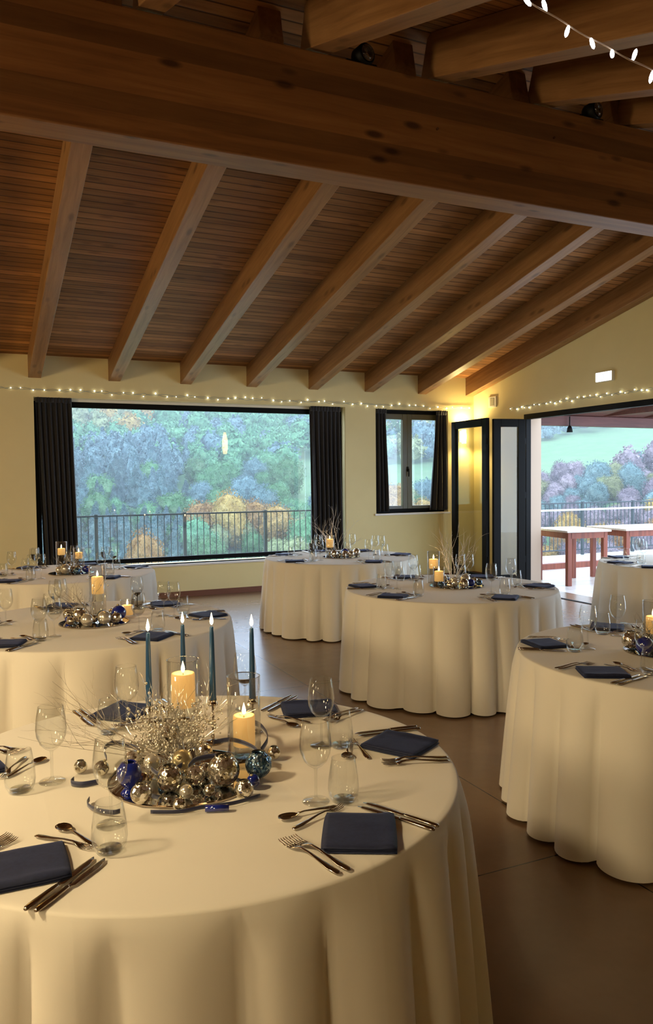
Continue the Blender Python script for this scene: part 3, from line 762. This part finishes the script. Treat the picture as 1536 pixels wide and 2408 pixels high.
# ---- prototypes (built at the origin, copied, then removed)
def napkin_proto(seed):
    rnd = random.Random(seed); m = MB()
    for L_, (hx, hy, z0, z1, ox, oy) in enumerate(((.0885, .0985, .000, .0045, 0, 0), (.0875, .0965, .0046, .009, .001, .001), (.086, .0955, .0092, .0135, .0015, -.001))):
        n = 16; vs = []; fs = []
        def P(i, j, top):
            u, v = i/n*2-1, j/n*2-1
            ex = 1-.03*abs(v)**3; x = hx*u*ex+ox; y = hy*v*(1-.02*abs(u)**2)+oy
            e = max(abs(u), abs(v)); rnd_ = .5*(1-max(0, (e-.85)/.15)**2)+.5
            zb = z0+.0005; zt = z0+(z1-z0)*rnd_
            wob = .0022*noise.noise(Vector((u*1.6+seed, v*1.6, L_)))+(.004*math.exp(-((u-.82)/.16)**2) if L_ == 2 else 0)
            return (x, y, (zt+max(0, wob) if top else zb))
        for top in (1, 0):
            for i in range(n+1):
                for j in range(n+1): vs.append(P(i, j, top))
        N2 = (n+1)**2
        for i in range(n):
            for j in range(n):
                a = i*(n+1)+j; fs.append((a, a+n+1, a+n+2, a+1)); fs.append((N2+a, N2+a+1, N2+a+n+2, N2+a+n+1))
        for i in range(n):
            for (a, b) in ((i*(n+1), (i+1)*(n+1)), ((i+1)*(n+1)+n, i*(n+1)+n), (i+1, i), (n*(n+1)+i, n*(n+1)+i+1)): fs.append((a, b, b+N2, a+N2))
        m.add(vs, fs)
    return m.mesh('napkin', M['napkin'], True)
NAP = [napkin_proto(s) for s in range(3)]
def strip(secs, seg=8):     # list of (x, y, z, halfwidth, halfthick): lens-shaped sections joined along x
    vs = []; fs = []
    for x, y, z, hw, ht in secs:
        for k in range(seg):
            a = 2*PI*k/seg; vs.append((x, y+hw*math.cos(a), z+ht*math.sin(a)))
    n = len(secs)
    for i in range(n-1):
        for k in range(seg):
            k2 = (k+1) % seg; fs.append((i*seg+k, i*seg+k2, (i+1)*seg+k2, (i+1)*seg+k))
    fs.append(tuple(range(seg))[::-1]); fs.append(tuple((n-1)*seg+k for k in range(seg)))
    return vs, fs
def fork_mesh(L=.205):
    s = L/.205; m = MB()
    m.add(*strip([(0, 0, .004, .004, .0015), (.006, 0, .005, .0085, .002), (.03, 0, .0055, .010, .0022), (.06, 0, .008, .0065, .002), (.10, 0, .012, .0035, .002), (.13, 0, .0125, .0035, .002), (.143, 0, .010, .007, .0018), (.152, 0, .007, .0115, .0014), (.162, 0, .005, .0125, .0012)]))
    for k in range(4):
        y = (k-1.5)*.0068
        m.add(*strip([(.158, y, .0052, .0022, .0011), (.18, y, .0040, .0019, .001), (.197, y, .006, .0016, .0009), (.205, y*.96, .009, .0009, .0006)], 6))
    m.v = [(v[0]*s-L/2, v[1]*s, v[2]*s) for v in m.v]; return m.mesh('fork', M['steel'], True)
def spoon_mesh(L=.18):
    s = L/.18; m = MB()
    m.add(*strip([(0, 0, .004, .004, .0015), (.006, 0, .005, .008, .002), (.03, 0, .0055, .009, .0022), (.06, 0, .008, .006, .002), (.10, 0, .011, .003, .002), (.122, 0, .009, .004, .002)]))
    vs = []; fs = []; n = 12
    for lay in (0, 1):
        for i in range(n+1):
            for j in range(9):
                u = i/n*2-1; v = j/8*2-1; w_ = math.sqrt(max(0, 1-u*u))*(1+.12*u)
                x = .150+.030*u; y = .0195*v*w_; z = .0085-.0070*(1-u*u)*(1-v*v)-(.0012 if lay else 0); vs.append((x, y, z))
    q = (n+1)*9
    for i in range(n):
        for j in range(8):
            a = i*9+j; fs.append((a, a+9, a+10, a+1)); fs.append((q+a, q+a+1, q+a+10, q+a+9))
        fs.append((i*9, i*9+q, (i+1)*9+q, (i+1)*9)); fs.append((i*9+8, (i+1)*9+8, (i+1)*9+8+q, i*9+8+q))
    m.add(vs, fs); m.v = [(v[0]*s-L/2, v[1]*s, v[2]*s) for v in m.v]; return m.mesh('spoon', M['steel'], True)
def knife_mesh(L=.225):
    m = MB()
    m.add(*strip([(0, 0, .004, .004, .003), (.005, 0, .0045, .0075, .0038), (.03, 0, .0045, .0085, .004), (.07, 0, .0045, .0070, .004), (.095, 0, .0045, .0055, .0036), (.10, 0, .0045, .0045, .003)]))
    m.add(*strip([(.10, 0, .0045, .0045, .0016), (.108, -.001, .004, .0085, .0011), (.15, -.001, .004, .0098, .001), (.19, -.0005, .004, .0095, .0009), (.212, .001, .004, .007, .0008), (.225, .005, .004, .0015, .0006)]))
    m.v = [(v[0]-L/2, v[1], v[2]) for v in m.v]; return m.mesh('knife', M['steel'], True)
MESH = {'fork': fork_mesh(), 'dessert_fork': fork_mesh(.178), 'spoon': spoon_mesh(.165), 'knife': knife_mesh()}
def wine_mesh():
    m = MB(); prof = [(.0355, .0), (.034, .0025), (.012, .006), (.0045, .012), (.0036, .03), (.0036, .085), (.006, .092), (.018, .099), (.031, .112), (.040, .133), (.0425, .152), (.040, .180), (.0345, .215)]
    m.lathe(prof, 32, cap0=True); me = m.mesh('wine_glass', [M['glass'], M['glass_base']], True)
    for p in me.polygons:
        if p.center.z < .10: p.material_index = 1
    return me
def wine_proto():
    e = empty('wine_glass')
    MB().lathe([(.0365, .0), (.034, .003), (.012, .0065), (.0045, .012)], 32, cap0=True).build('foot', M['glass_base'], e, True)
    MB().lathe([(.0045, .012), (.0036, .03), (.0036, .080), (.006, .088)], 12, cap0=False).build('stem', M['glass_base'], e, True)
    MB().lathe([(.002, .0865), (.006, .088), (.018, .096), (.031, .109), (.040, .130), (.0425, .150), (.040, .180), (.0345, .215), (.0335, .2158), (.0337, .213), (.039, .180), (.0412, .15), (.0385, .131), (.03, .111), (.016, .099), (.002, .096)], 32, cap0=False).build('bowl', M['glass'], e, True)
    return e
def tumbler_proto():
    e = empty('tumbler')
    MB().lathe([(.026, 0), (.030, .002), (.0385, .018), (.041, .035), (.0395, .06), (.0345, .095), (.031, .116), (.0300, .1165), (.0302, .114), (.0335, .094), (.0385, .06), (.0398, .036), (.037, .020), (.029, .012), (.002, .0095)], 32).build('cup', M['glass'], e, True)
    MB().lathe([(.0255, .0008), (.0285, .004), (.027, .010), (.002, .0085)], 24).build('thick_base', M['glass_base'], e, True)
    return e
WINE, TUMB = wine_proto(), tumbler_proto()

def in_view(x, y, z=TH, mg=380):
    d = Vector((x, y, z-CAMH)); zc = d.dot(fw)
    if zc < .1: return False
    px = 768+F_PX*d.dot(rt)/zc; py = 1204-F_PX*d.dot(up)/zc
    return -mg < px < 1536+mg and -mg < py < 2408+mg
SECT = ['front', 'front right', 'right', 'back right', 'back', 'back left', 'left', 'front left']
def side_word(ti, ang, used):
    (cx, cy) = TABLES[ti][0]; toc = math.atan2(-cy, -cx); rel = (math.degrees(R(ang)-toc)) % 360
    # seen from the camera, increasing angle goes to the right
    order = sorted(range(8), key=lambda k: abs((rel-45*k+180) % 360-180))
    for k in order:
        if SECT[k] not in used: used.add(SECT[k]); return SECT[k]
ZT = TH+.0016
def put(name, data, x, y, rz, label, cat, group, z=ZT, tilt=0):
    if isinstance(data, bpy.types.Mesh):
        o = bpy.data.objects.new(name, data); COL.objects.link(o); o.location = (x, y, z); o.rotation_euler = (0, tilt, rz)
        tag(o, label, cat, group)
    else:
        o = clone(data, None, (x, y, z), rz, label, group); o['category'] = cat
    return o
# local layout measured on the nearest table: (name, mesh, outer->inner end)
LAY = [('fork', 'fork', (.109, -.150), (-.112, -.121), 'inner dinner fork'), ('fork', 'fork', (.100, -.176), (-.119, -.147), 'outer dinner fork'),
       ('dessert_fork', 'dessert_fork', (-.133, -.089), (-.133, .087), 'dessert fork'), ('spoon', 'spoon', (-.148, .068), (-.194, -.068), 'dessert spoon'),
       ('knife', 'knife', (.113, .154), (-.099, .144), 'outer knife'), ('knife', 'knife', (.116, .131), (-.094, .117), 'inner knife')]
OVR = {1: {  # angle index: overrides
  0: dict(wine=[(.806, 1.850)], tumb=[(.871, 1.818)]),
  1: dict(wine=[(.995, 2.235)], tumb=[(1.045, 2.200)]),
  2: dict(wine=[(.905, 2.72)], tumb=[]),
  3: dict(wine=[(.470, 2.69)], tumb=[(.405, 2.66)]),
  4: dict(wine=[(.191, 2.301)], tumb=[(.105, 2.263)]),
  5: dict(wine=[(.296, 1.942)], tumb=[(.270, 1.801)])}}
for ti, ((cx, cy), Rr, phr, angs) in TABLES.items():
    used = set(); rnd = random.Random(ti*13)
    gp = ' on the '+phr
    for si, ang in enumerate(angs):
        a = R(ang); u = Vector((math.cos(a), math.sin(a))); v = Vector((-math.sin(a), math.cos(a)))
        j = 0 if ti == 1 else 1
        rad = (.655 if ti == 1 else .672*Rr/.81)+rnd.uniform(-.01, .01)*j
        if ti == 1 and si == 3: rad = .64
        N = Vector((cx, cy))+u*rad
        if not in_view(N.x, N.y): continue
        side = side_word(ti, ang, used)
        at = side+' place'+gp
        put('napkin', NAP[(si+ti) % 3], N.x, N.y, a+R(40)+(R(8) if ti == 1 and si == 5 else 0)+rnd.uniform(-.25, .25)*j, 'folded navy napkin at the '+at, 'napkin', 'folded navy napkins'+gp)
        for nm, ms, pa, pb, lab in LAY:
            A = N+u*pa[0]+v*pa[1]; B = N+u*pb[0]+v*pb[1]
            if j: 
                jj = Vector((rnd.uniform(-.008, .008), rnd.uniform(-.008, .008))); A += jj; B += jj*.3
            c = (A+B)/2; d = B-A
            if not in_view(c.x, c.y): continue
            put(nm, MESH[ms], c.x, c.y, math.atan2(d.y, d.x), lab+' at the '+at, nm.replace('_', ' '), 'cutlery'+gp)
        ov = OVR.get(ti, {}).get(si)
        if ov: wl, tl = ov['wine'], ov['tumb']
        else:
            p = N-u*.205+v*(.055+rnd.uniform(-.02, .02)); q = N-u*.145+v*(.125+rnd.uniform(-.012, .012)); wl, tl = [(p.x, p.y)], [(q.x, q.y)]
            p2 = p-u*.06+v*.05
            if (si+ti) % 2 == 0 and ti != 5: wl.append((p2.x, p2.y))
        for k, (x, y) in enumerate(wl): put('wine_glass', WINE, x, y, 0, ('empty wine glass' if k == 0 else 'second wine glass')+' at the '+at, 'wine glass', 'wine glasses'+gp, z=TH+.001)
        for x, y in tl: put('tumbler', TUMB, x, y, 0, 'stemless water glass at the '+at, 'tumbler', 'stemless water glasses'+gp, z=TH+.001)
kill(WINE); kill(TUMB)

# ------------------------------------------------------------------ candles
def flame_mb(h=.034, r=.0055, z=0):
    return MB().lathe([(.001, z), (r*.75, z+h*.12), (r, z+h*.3), (r*.75, z+h*.55), (r*.35, z+h*.8), (.0004, z+h)], 12, cap1=True)
def clight(parent, z, e=.35):
    l = bpy.data.lights.new('candle_light', 'POINT'); l.energy = e; l.color = (1.0, .62, .25); l.shadow_soft_size = .012
    o = bpy.data.objects.new('candle_light', l); COL.objects.link(o); o.parent = parent; o.location = (0, 0, z)
def taper(x, y, ztop, lab, group, hc=.245, dia=.0115, holder=True):
    z0 = ztop-hc; e = empty('taper_candle', (x, y, z0), 0, lab, 'candle', group)
    MB().lathe([(dia, 0), (dia*.98, hc*.05), (dia*.62, hc*.9), (dia*.55, hc*.985), (.003, hc)], 16, cap1=True).build('wax_body', M['taper'], e, True)
    MB().tube([(0, 0, hc-.001), (0, 0, hc+.008)], .0009, 5).build('wick', M['wick'], e)
    flame_mb(.04, .0062, hc+.004).build('flame', M['flame'], e, True); clight(e, hc+.03, .30)
    hz = z0-TH
    if holder:
        s = empty('candlestick', (x, y, TH+.0016), 0, lab.replace('taper candle', 'holder under the taper candle').replace('lit blue', 'slim metal'), 'candlestick', 'candlesticks under the blue tapers')
        H = hz-.0016
        MB().lathe([(.032, 0), (.030, .004), (.006, .009)], 20).build('foot', M['steel'], s, True)
        MB().tube([(0, 0, .008), (0, 0, H-.012)], .004, 10).build('stem', M['steel'], s)
        MB().lathe([(.004, H-.014), (.016, H-.010), (.0165, H-.004), (dia+.0015, H-.002), (dia+.0012, H+.008)], 16, cap0=True).build('cup', M['steel'], s, True)
def pillar(x, y, z0, r, h, lab, group, e_=.5, glass=True, gr=.050, gh=.25, gz=None):
    gz = TH+.0016 if gz is None else gz
    zc = z0 if z0 is not None else gz+.006
    if glass:
        g = empty('hurricane_glass', (x, y, gz), 0, 'clear glass cylinder around the '+lab, 'candle holder', 'glass cylinders around candles')
        MB().lathe([(gr, 0), (gr, gh), (gr-.002, gh), (gr-.002, .005), (.002, .005)], 40).build('glass_cylinder', M['glass'], g, True)
        MB().lathe([(gr+.0004, gh-.003), (gr+.0012, gh-.001), (gr-.002, gh+.001), (gr-.0028, gh-.002)], 40, cap0=False).build('rim', M['glass_base'], g, True)
        if zc-gz > .03:
            # candle sits on a clear glass riser block
            MB().lathe([(r*.9, .006), (r*.9, zc-gz-.001), (.002, zc-gz-.001)], 24).build('riser', M['glass_base'], g, True)
    e = empty('pillar_candle', (x, y, zc), 0, lab, 'candle', group)
    MB().lathe([(r, 0), (r, h*.92), (r*.96, h*.985), (r*.85, h), (r*.5, h-.004), (.004, h-.007)], 28).build('wax_body', M['wax'], e, True)
    MB().tube([(0, 0, h-.008), (0, 0, h+.004)], .001, 5).build('wick', M['wick'], e)
    flame_mb(.036, .0065, h+.001).build('flame', M['flame'], e, True); clight(e, h+.03, e_)
G1 = 'blue tapers on the nearest table'
taper(.508, 2.50, 1.121, 'lit blue taper candle, leftmost of four on the nearest table', G1)
taper(.668, 2.69, 1.102, 'lit blue taper candle standing behind the taller glass cylinder', G1)
taper(.694, 2.415, 1.139, 'lit blue taper candle between the two glass cylinders', G1)
taper(.844, 2.46, 1.114, 'lit blue taper candle, rightmost of four on the nearest table', G1)
G2 = 'ivory pillar candles on the nearest table'
pillar(.596, 2.405, .897, .037, .105, 'ivory pillar candle, higher and left one on the nearest table', G2, .5, True, .0505, .283)
pillar(.742, 2.245, .800, .0335, .092, 'ivory pillar candle, lower and right one on the nearest table', G2, .5, True, .0505, .245, gz=TH+.0065)
GF = 'lit candles on the other tables'
pillar(.700, 4.93, .92, .036, .105, 'tall pillar candle on the middle left table', GF, .4, True, .05, .335)
pillar(.885, 4.97, None, .034, .062, 'short pillar candle on the middle left table', GF, .3, True, .045, .10)
pillar(.765, 7.64, .93, .034, .06, 'pillar candle in the taller cylinder on the far left table', GF, .3, True, .05, .29)
pillar(.93, 7.72, .88, .034, .06, 'pillar candle in the shorter cylinder on the far left table', GF, .3, True, .05, .22)
pillar(3.553, 7.70, .87, .04, .09, 'pillar candle on the table under the picture window', GF, .35, True, .05, .235)
pillar(3.40, 5.37, .88, .036, .075, 'pillar candle in the taller cylinder before the folding doors', GF, .35, True, .05, .255)
pillar(3.335, 5.19, .80, .036, .08, 'pillar candle in the lower cylinder before the folding doors', GF, .35, True, .045, .15)
pillar(3.10, 2.86, .82, .034, .085, 'pillar candle on the right edge table, cut by the photo', GF, .4, True, .05, .22)

# ------------------------------------------------------------------ centrepieces
def tray(x, y, r, lab):
    e = empty('mirror_tray', (x, y, TH+.001), 0, lab, 'tray', 'round mirror trays on the tables')
    MB().lathe([(r, 0), (r, .004), (.002, .004)], 64).build('mirror', M['mirror'], e)
    MB().lathe([(r+.0005, 0), (r+.004, .001), (r+.004, .005), (r-.002, .006)], 64, cap0=False).build('edge', M['steel'], e)
    return e
def votive_mesh(r, seg=28):
    prof = []
    for i in range(15):
        a = PI*(.06+.77*i/14); prof.append((r*math.sin(a), r*(1-math.cos(a))-r*(1-math.cos(PI*.06))))
    rr, zz = prof[-1]; prof += [(rr*1.04, zz+r*.10), (rr*1.0, zz+r*.11), (rr*.92, zz), (r*.6, zz-r*.35), (r*.3, zz-r*.6), (.002, zz-r*.65)]
    return prof
def ball_thing(x, y, r, kind, lab, group, z=None, tilt=(0, 0), open_=False, cap=True):
    z = TH+.0058 if z is None else z
    nm = {'mercury': 'silver_glass_ball', 'gold': 'champagne_ball', 'cobalt': 'blue_glass_ball', 'bluemerc': 'mottled_blue_ball', 'bead': 'silver_ball'}[kind]
    e = empty(nm, (x, y, z), 0, lab, 'bauble' if not open_ else 'votive holder', group)
    if open_:
        m = MB().lathe(votive_mesh(r), 28); b = m.build('glass_body', [M[kind], M['darkhole']], e, True)
        zt = r*1.55
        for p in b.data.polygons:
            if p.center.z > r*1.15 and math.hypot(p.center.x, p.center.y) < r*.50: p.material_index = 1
    else:
        MB().ball((0, 0, r), r, 28, 18).build('glass_body', M[kind], e, True)
        if cap:
            c = MB().lathe([(r*.2, 0), (r*.2, r*.2), (.001, r*.24)], 14).build('cap', M['gold'], e, True); c.location = (math.sin(tilt[0])*r*.97, math.sin(tilt[1])*r*.97, r+r*.97*math.sqrt(max(.05, 1-math.sin(tilt[0])**2-math.sin(tilt[1])**2)))
            c.rotation_euler = (-tilt[1], tilt[0], 0)
    return e
def ribbon(pts, w, lab, group, name='ribbon'):
    P = [Vector(p) for p in pts]; vs = []; fs = []
    # smooth the path
    Q = []
    for i in range(len(P)-1):
        p0, p1, p2, p3 = P[max(i-1, 0)], P[i], P[i+1], P[min(i+2, len(P)-1)]
        for s in range(6):
            t_ = s/6; Q.append(.5*((2*p1)+(-p0+p2)*t_+(2*p0-5*p1+4*p2-p3)*t_*t_+(-p0+3*p1-3*p2+p3)*t_**3))
    Q.append(P[-1]); base = Q[0].copy(); zmin = min(q.z for q in Q)
    for q in Q:
        vs += [q-base+Vector((0, 0, -w/2)), q-base+Vector((0, 0, w/2))]
    for i in range(len(Q)-1): fs.append((2*i, 2*i+2, 2*i+3, 2*i+1))
    o = MB().add(vs, fs).build(name, M['velvet'], smooth=True); o.location = base
    md = o.modifiers.new('t', 'SOLIDIFY'); md.thickness = .0016
    return tag(o, lab, 'ribbon', group)
def spray(x, y, z0, lab, seed, n=26, L=.30, lean=(-.4, .3), spread=1.0, mat='twig', beads=60, group='twig sprays on the tables', thick=.0014):
    rnd = random.Random(seed); e = empty('twig_spray', (x, y, z0), 0, lab, 'twigs', group)
    tips = []
    for k in range(n):
        m = MB()
        def grow(p, d, L_, r, depth):
            pts = [p]; q = p.copy(); dd = d.copy(); N = 6
            for i in range(N):
                dd = (dd+Vector((rnd.uniform(-.22, .22), rnd.uniform(-.22, .22), rnd.uniform(-.12, .14)))).normalized(); q = q+dd*L_/N
                if q.z < .004: q.z = .004
                pts.append(q.copy())
                if depth < 2 and i in (2, 3, 4) and rnd.random() < .62:
                    s = (dd+Vector((rnd.uniform(-.8, .8), rnd.uniform(-.8, .8), rnd.uniform(-.2, .6)))).normalized(); grow(q.copy(), s, L_*.48, r*.6, depth+1)
            m.tube(pts, [r*(1-.75*i/N) for i in range(N+1)], 4); tips.append(q.copy()); tips.append(pts[3].copy())
        d = Vector((lean[0]+rnd.uniform(-.7, .7)*spread, lean[1]+rnd.uniform(-.7, .7)*spread, rnd.uniform(.35, 1.0))).normalized()
        grow(Vector((rnd.uniform(-.03, .03), rnd.uniform(-.03, .03), 0)), d, L*rnd.uniform(.6, 1.1), thick, 0)
        m.build('twig', M[mat], e)
    if beads:
        me = MB()
        for k in range(beads):
            t_ = rnd.choice(tips)*rnd.uniform(.4, .85); t_.z = max(t_.z, .006)
            me.ball(t_+Vector((rnd.uniform(-.012, .012), rnd.uniform(-.012, .012), rnd.uniform(-.005, .012))), rnd.uniform(.0028, .0055), 6, 4)
        b = me.build('bead_cluster', M['bead'], e, True); b['kind'] = 'stuff'
    return e
tray(.540, 2.165, .212, 'round mirror tray under the silver balls on the nearest table')
GB = 'glass balls on the nearest table\'s tray'
TZ = TH+.0058
BALLS = [
 (.523, 2.335, .043, 'mercury', 'crackled silver glass votive at the back of the nearest centrepiece', TZ+.030, True),
 (.473, 2.075, .0357, 'mercury', 'crackled silver glass votive at the front left of the nearest centrepiece', TZ, True),
 (.615, 2.045, .0443, 'mercury', 'largest crackled silver glass votive, front right of the nearest centrepiece', TZ, True),
 (.545, 2.085, .0275, 'mercury', 'dark silver ball between the two big front votives', TZ, False),
 (.530, 2.165, .029, 'gold', 'smooth matte champagne ball in the middle of the nearest centrepiece', TZ+.018, False),
 (.720, 2.055, .0375, 'bluemerc', 'mottled blue glass ball at the right of the nearest centrepiece', TZ+.003, True),
 (.386, 2.025, .0278, 'mercury', 'small crackled silver ball at the front left rim of the tray', TZ, True),
 (.640, 1.945, .0255, 'mercury', 'small crackled silver votive at the front right rim of the tray', TZ-.004, True),
 (.467, 1.945, .0175, 'mercury', 'tiny dark silver ball at the front edge of the tray', TZ-.004, False),
 (.815, 2.185, .0205, 'mercury', 'small silver votive at the far right of the nearest centrepiece', TH+.0016, True),
 (.776, 2.140, .0150, 'bead', 'tiny silver ball behind the mottled blue ball', TZ, False),
 (.415, 2.285, .0265, 'mercury', 'silver ball at the back left of the nearest tray', TZ, False),
 (.455, 2.215, .0245, 'bead', 'bright silver ball left of the champagne ball', TZ+.012, False),
 (.272, 2.330, .019, 'mercury', 'small silver ball lying left beside the tray', TH+.0016, True),
 (.322, 2.270, .0215, 'mercury', 'silver ball at the left rim of the tray, behind the wine glass', TZ, False),
 (.455, 2.400, .020, 'bead', 'small silver ball at the back of the tray', TZ, False),
 (.612, 2.235, .026, 'mercury', 'crackled silver ball right of the champagne ball', TZ+.010, False),
 (.665, 2.165, .022, 'bead', 'small bright silver ball in front of the lower pillar candle', TZ, False),
 (.413, 2.130, .021, 'mercury', 'small silver ball beside the cobalt blue glass', TZ, False),
 (.585, 2.125, .0215, 'mercury', 'small crackled silver ball just behind the dark one', TZ, False),
 (.475, 2.150, .019, 'bluemerc', 'small dark blue ball left of the champagne ball', TZ, False),
 (.500, 2.005, .0185, 'bead', 'small silver ball at the front middle of the tray', TZ, False),
 (.560, 1.990, .0165, 'mercury', 'tiny crackled ball at the front middle of the tray', TZ, False),
 (.685, 2.000, .018, 'cobalt', 'small cobalt blue ball under the mottled blue ball', TZ, False)]
rb = random.Random(3)
for x, y, r, k, lab, z, op in BALLS: ball_thing(x, y, r, k, lab, GB, z, (rb.uniform(-1.1, 1.1), rb.uniform(-1.2, .5)), op)
# cobalt blue footed glass
e = empty('blue_footed_glass', (.372, 2.115, TH+.0058), 0, 'cobalt blue footed glass ball at the left of the nearest centrepiece', 'vase')
MB().lathe([(.024, 0), (.020, .005), (.011, .014)], 28).build('foot', M['cobalt'], e, True)
MB().lathe([(.011, .014), (.020, .020), (.030, .034), (.0335, .052), (.031, .068), (.022, .080), (.016, .084), (.014, .082)], 32, cap0=False).build('bowl', M['cobalt'], e, True)
# ribbons
GR = 'navy ribbons of the nearest centrepiece'
z_ = TH+.013
ribbon([(.345, 2.33, z_+.02), (.345, 2.37, z_+.035), (.375, 2.40, z_+.04), (.42, 2.39, z_+.03), (.45, 2.36, z_+.02)], .014, 'navy ribbon curl behind the cobalt blue glass', GR)
ribbon([(.245, 2.265, z_-.003), (.235, 2.24, z_-.003), (.262, 2.215, z_-.003), (.305, 2.215, z_-.003)], .016, 'navy ribbon end lying left beside the tray', GR)
ribbon([(.265, 2.10, z_+.0), (.255, 2.065, z_+.0), (.270, 2.02, z_), (.305, 1.985, z_), (.325, 1.985, z_)], .012, 'navy ribbon curl seen through the front left wine glass', GR)
ribbon([(.795, 2.245, z_), (.835, 2.29, z_+.02), (.835, 2.36, z_+.04), (.80, 2.40, z_+.05)], .018, 'navy ribbon curl standing right of the lower pillar candle', GR)
ribbon([(.66, 2.30, z_+.03), (.70, 2.24, z_+.05), (.735, 2.16, z_+.05), (.745, 2.10, z_+.04)], .013, 'navy ribbon draped in front of the lower pillar candle', GR)
ribbon([(.44, 2.16, z_+.03), (.455, 2.125, z_+.025), (.49, 2.12, z_+.03), (.52, 2.125, z_+.04)], .013, 'navy ribbon loop above the front left votive', GR)
ribbon([(.53, 2.10, z_+.04), (.555, 2.12, z_+.05), (.60, 2.13, z_+.05), (.63, 2.12, z_+.05)], .014, 'navy ribbon between the champagne ball and largest votive', GR)
ribbon([(.395, 1.955, TH+.009), (.46, 1.925, TH+.009), (.52, 1.925, TH+.009), (.60, 1.915, TH+.009), (.68, 1.93, TH+.009)], .010, 'navy ribbon strip along the front edge of the tray', GR)
e = empty('ribbon_roll', (.553, 1.900, TH+.0105), R(-20), 'short cobalt blue ribbon roll lying in front of the tray', 'ribbon')
MB().tube([(-.030, 0, 0), (.030, 0, 0)], .0088, 14).build('roll', M['cobalt'], e, True)
spray(.545, 2.30, TZ, 'spray of fine silver twigs and beads on the nearest table', 11, 46, .22, (-.12, .1), 1.0, 'bead', 700, thick=.0012)
spray(.50, 2.33, TZ+.01, 'long thin twigs reaching left from the nearest centrepiece', 12, 12, .36, (-1.9, .8), .5, 'twig', 0, thick=.0012)
# small decorations on the other tables
def centrepiece(ti, x, y, r, seed, words, tw, nb=12):
    rnd = random.Random(seed); phr = TABLES[ti][2]
    tray(x, y, r, 'round mirror tray on the '+phr)
    spots = []; kinds = ['mercury', 'bead', 'cobalt', 'mercury', 'bluemerc', 'mercury']
    tries = 0
    while len(spots) < nb and tries < 900:
        tries += 1
        a = rnd.uniform(0, 2*PI); q = r*.85*math.sqrt(rnd.random()); s = rnd.uniform(.02, .038) if len(spots) > 3 else rnd.uniform(.034, .046)
        px, py = x+q*math.cos(a), y+q*math.sin(a)
        bad = any(math.hypot(px-a_, py-b_) < s+c_ for a_, b_, c_ in spots) or any(math.hypot(px-a_, py-b_) < s+.054 for a_, b_ in AVOID)
        if bad: continue
        spots.append((px, py, s))
    tocx, tocy = -x/math.hypot(x, y), -y/math.hypot(x, y)
    size = ['large', 'large', 'mid-sized', 'mid-sized']
    for k, (px, py, s) in enumerate(spots):
        kd = kinds[k % 6]; cn = {'mercury': 'crackled silver', 'bead': 'bright silver', 'cobalt': 'cobalt blue', 'bluemerc': 'mottled blue'}[kd]
        f = (px-x)*tocx+(py-y)*tocy; s2 = (px-x)*(-tocy)+(py-y)*tocx
        pos = ('front' if f > .03 else 'back' if f < -.03 else 'middle')+' '+('right' if s2 > .03 else 'left' if s2 < -.03 else 'centre')
        ball_thing(px, py, s, kd, cn+' ball, '+pos+' of the tray on the '+phr, 'decorative balls on the '+phr, TH+.0058, (rnd.uniform(-.8, .8), rnd.uniform(-1, .4)), kd == 'mercury' and k < 4)
    if tw: spray(x+tw[0], y+tw[1], TH+.006, 'twig spray on the '+phr, seed+50, tw[2], tw[3], tw[4], tw[5], tw[6], tw[7], thick=tw[8] if len(tw) > 8 else .0022)
AVOID = [(.70, 4.93), (.885, 4.97), (.765, 7.64), (.93, 7.72), (3.553, 7.70), (3.40, 5.37), (3.335, 5.19), (3.10, 2.86)]
centrepiece(4, .660, 4.82, .20, 21, '', (.0, .03, 14, .26, (-.5, .2), .9, 'twig', 40), 15)
centrepiece(6, .84, 7.56, .20, 22, '', (.0, .05, 14, .24, (0, .2), 1.0, 'twig', 40), 12)
centrepiece(3, 3.67, 7.66, .20, 23, '', (-.02, .05, 12, .42, (-.1, 0), .65, 'whitetwig', 40, .003), 13)
centrepiece(2, 3.46, 5.13, .21, 24, '', (.02, .07, 14, .40, (.0, 0), .55, 'whitetwig', 60, .0028), 17)
centrepiece(5, 3.02, 2.72, .18, 25, '', (.03, .03, 14, .22, (-.2, 0), 1.0, 'twig', 50), 12)
centrepiece(7, 6.40, 5.50, .19, 26, '', (0, 0, 10, .25, (0, 0), 1.0, 'whitetwig', 30), 9)

# ------------------------------------------------------------------ valley haze
t = bpy.data.materials.new('valley_haze'); t.use_nodes = True; nt = t.node_tree; nt.nodes.remove(nt.nodes['Principled BSDF'])
vs_ = nt.nodes.new('ShaderNodeVolumeScatter'); vs_.inputs['Density'].default_value = .0027; vs_.inputs['Color'].default_value = (.86, .92, 1, 1)
nt.links.new(vs_.outputs[0], nt.nodes['Material Output'].inputs['Volume'])
o = MB().box((-60, 24, -12), (200, 240, 60)).build('valley_haze', t); tag(o, 'pale autumn haze filling the valley beyond the terrace', 'haze', kind='stuff')
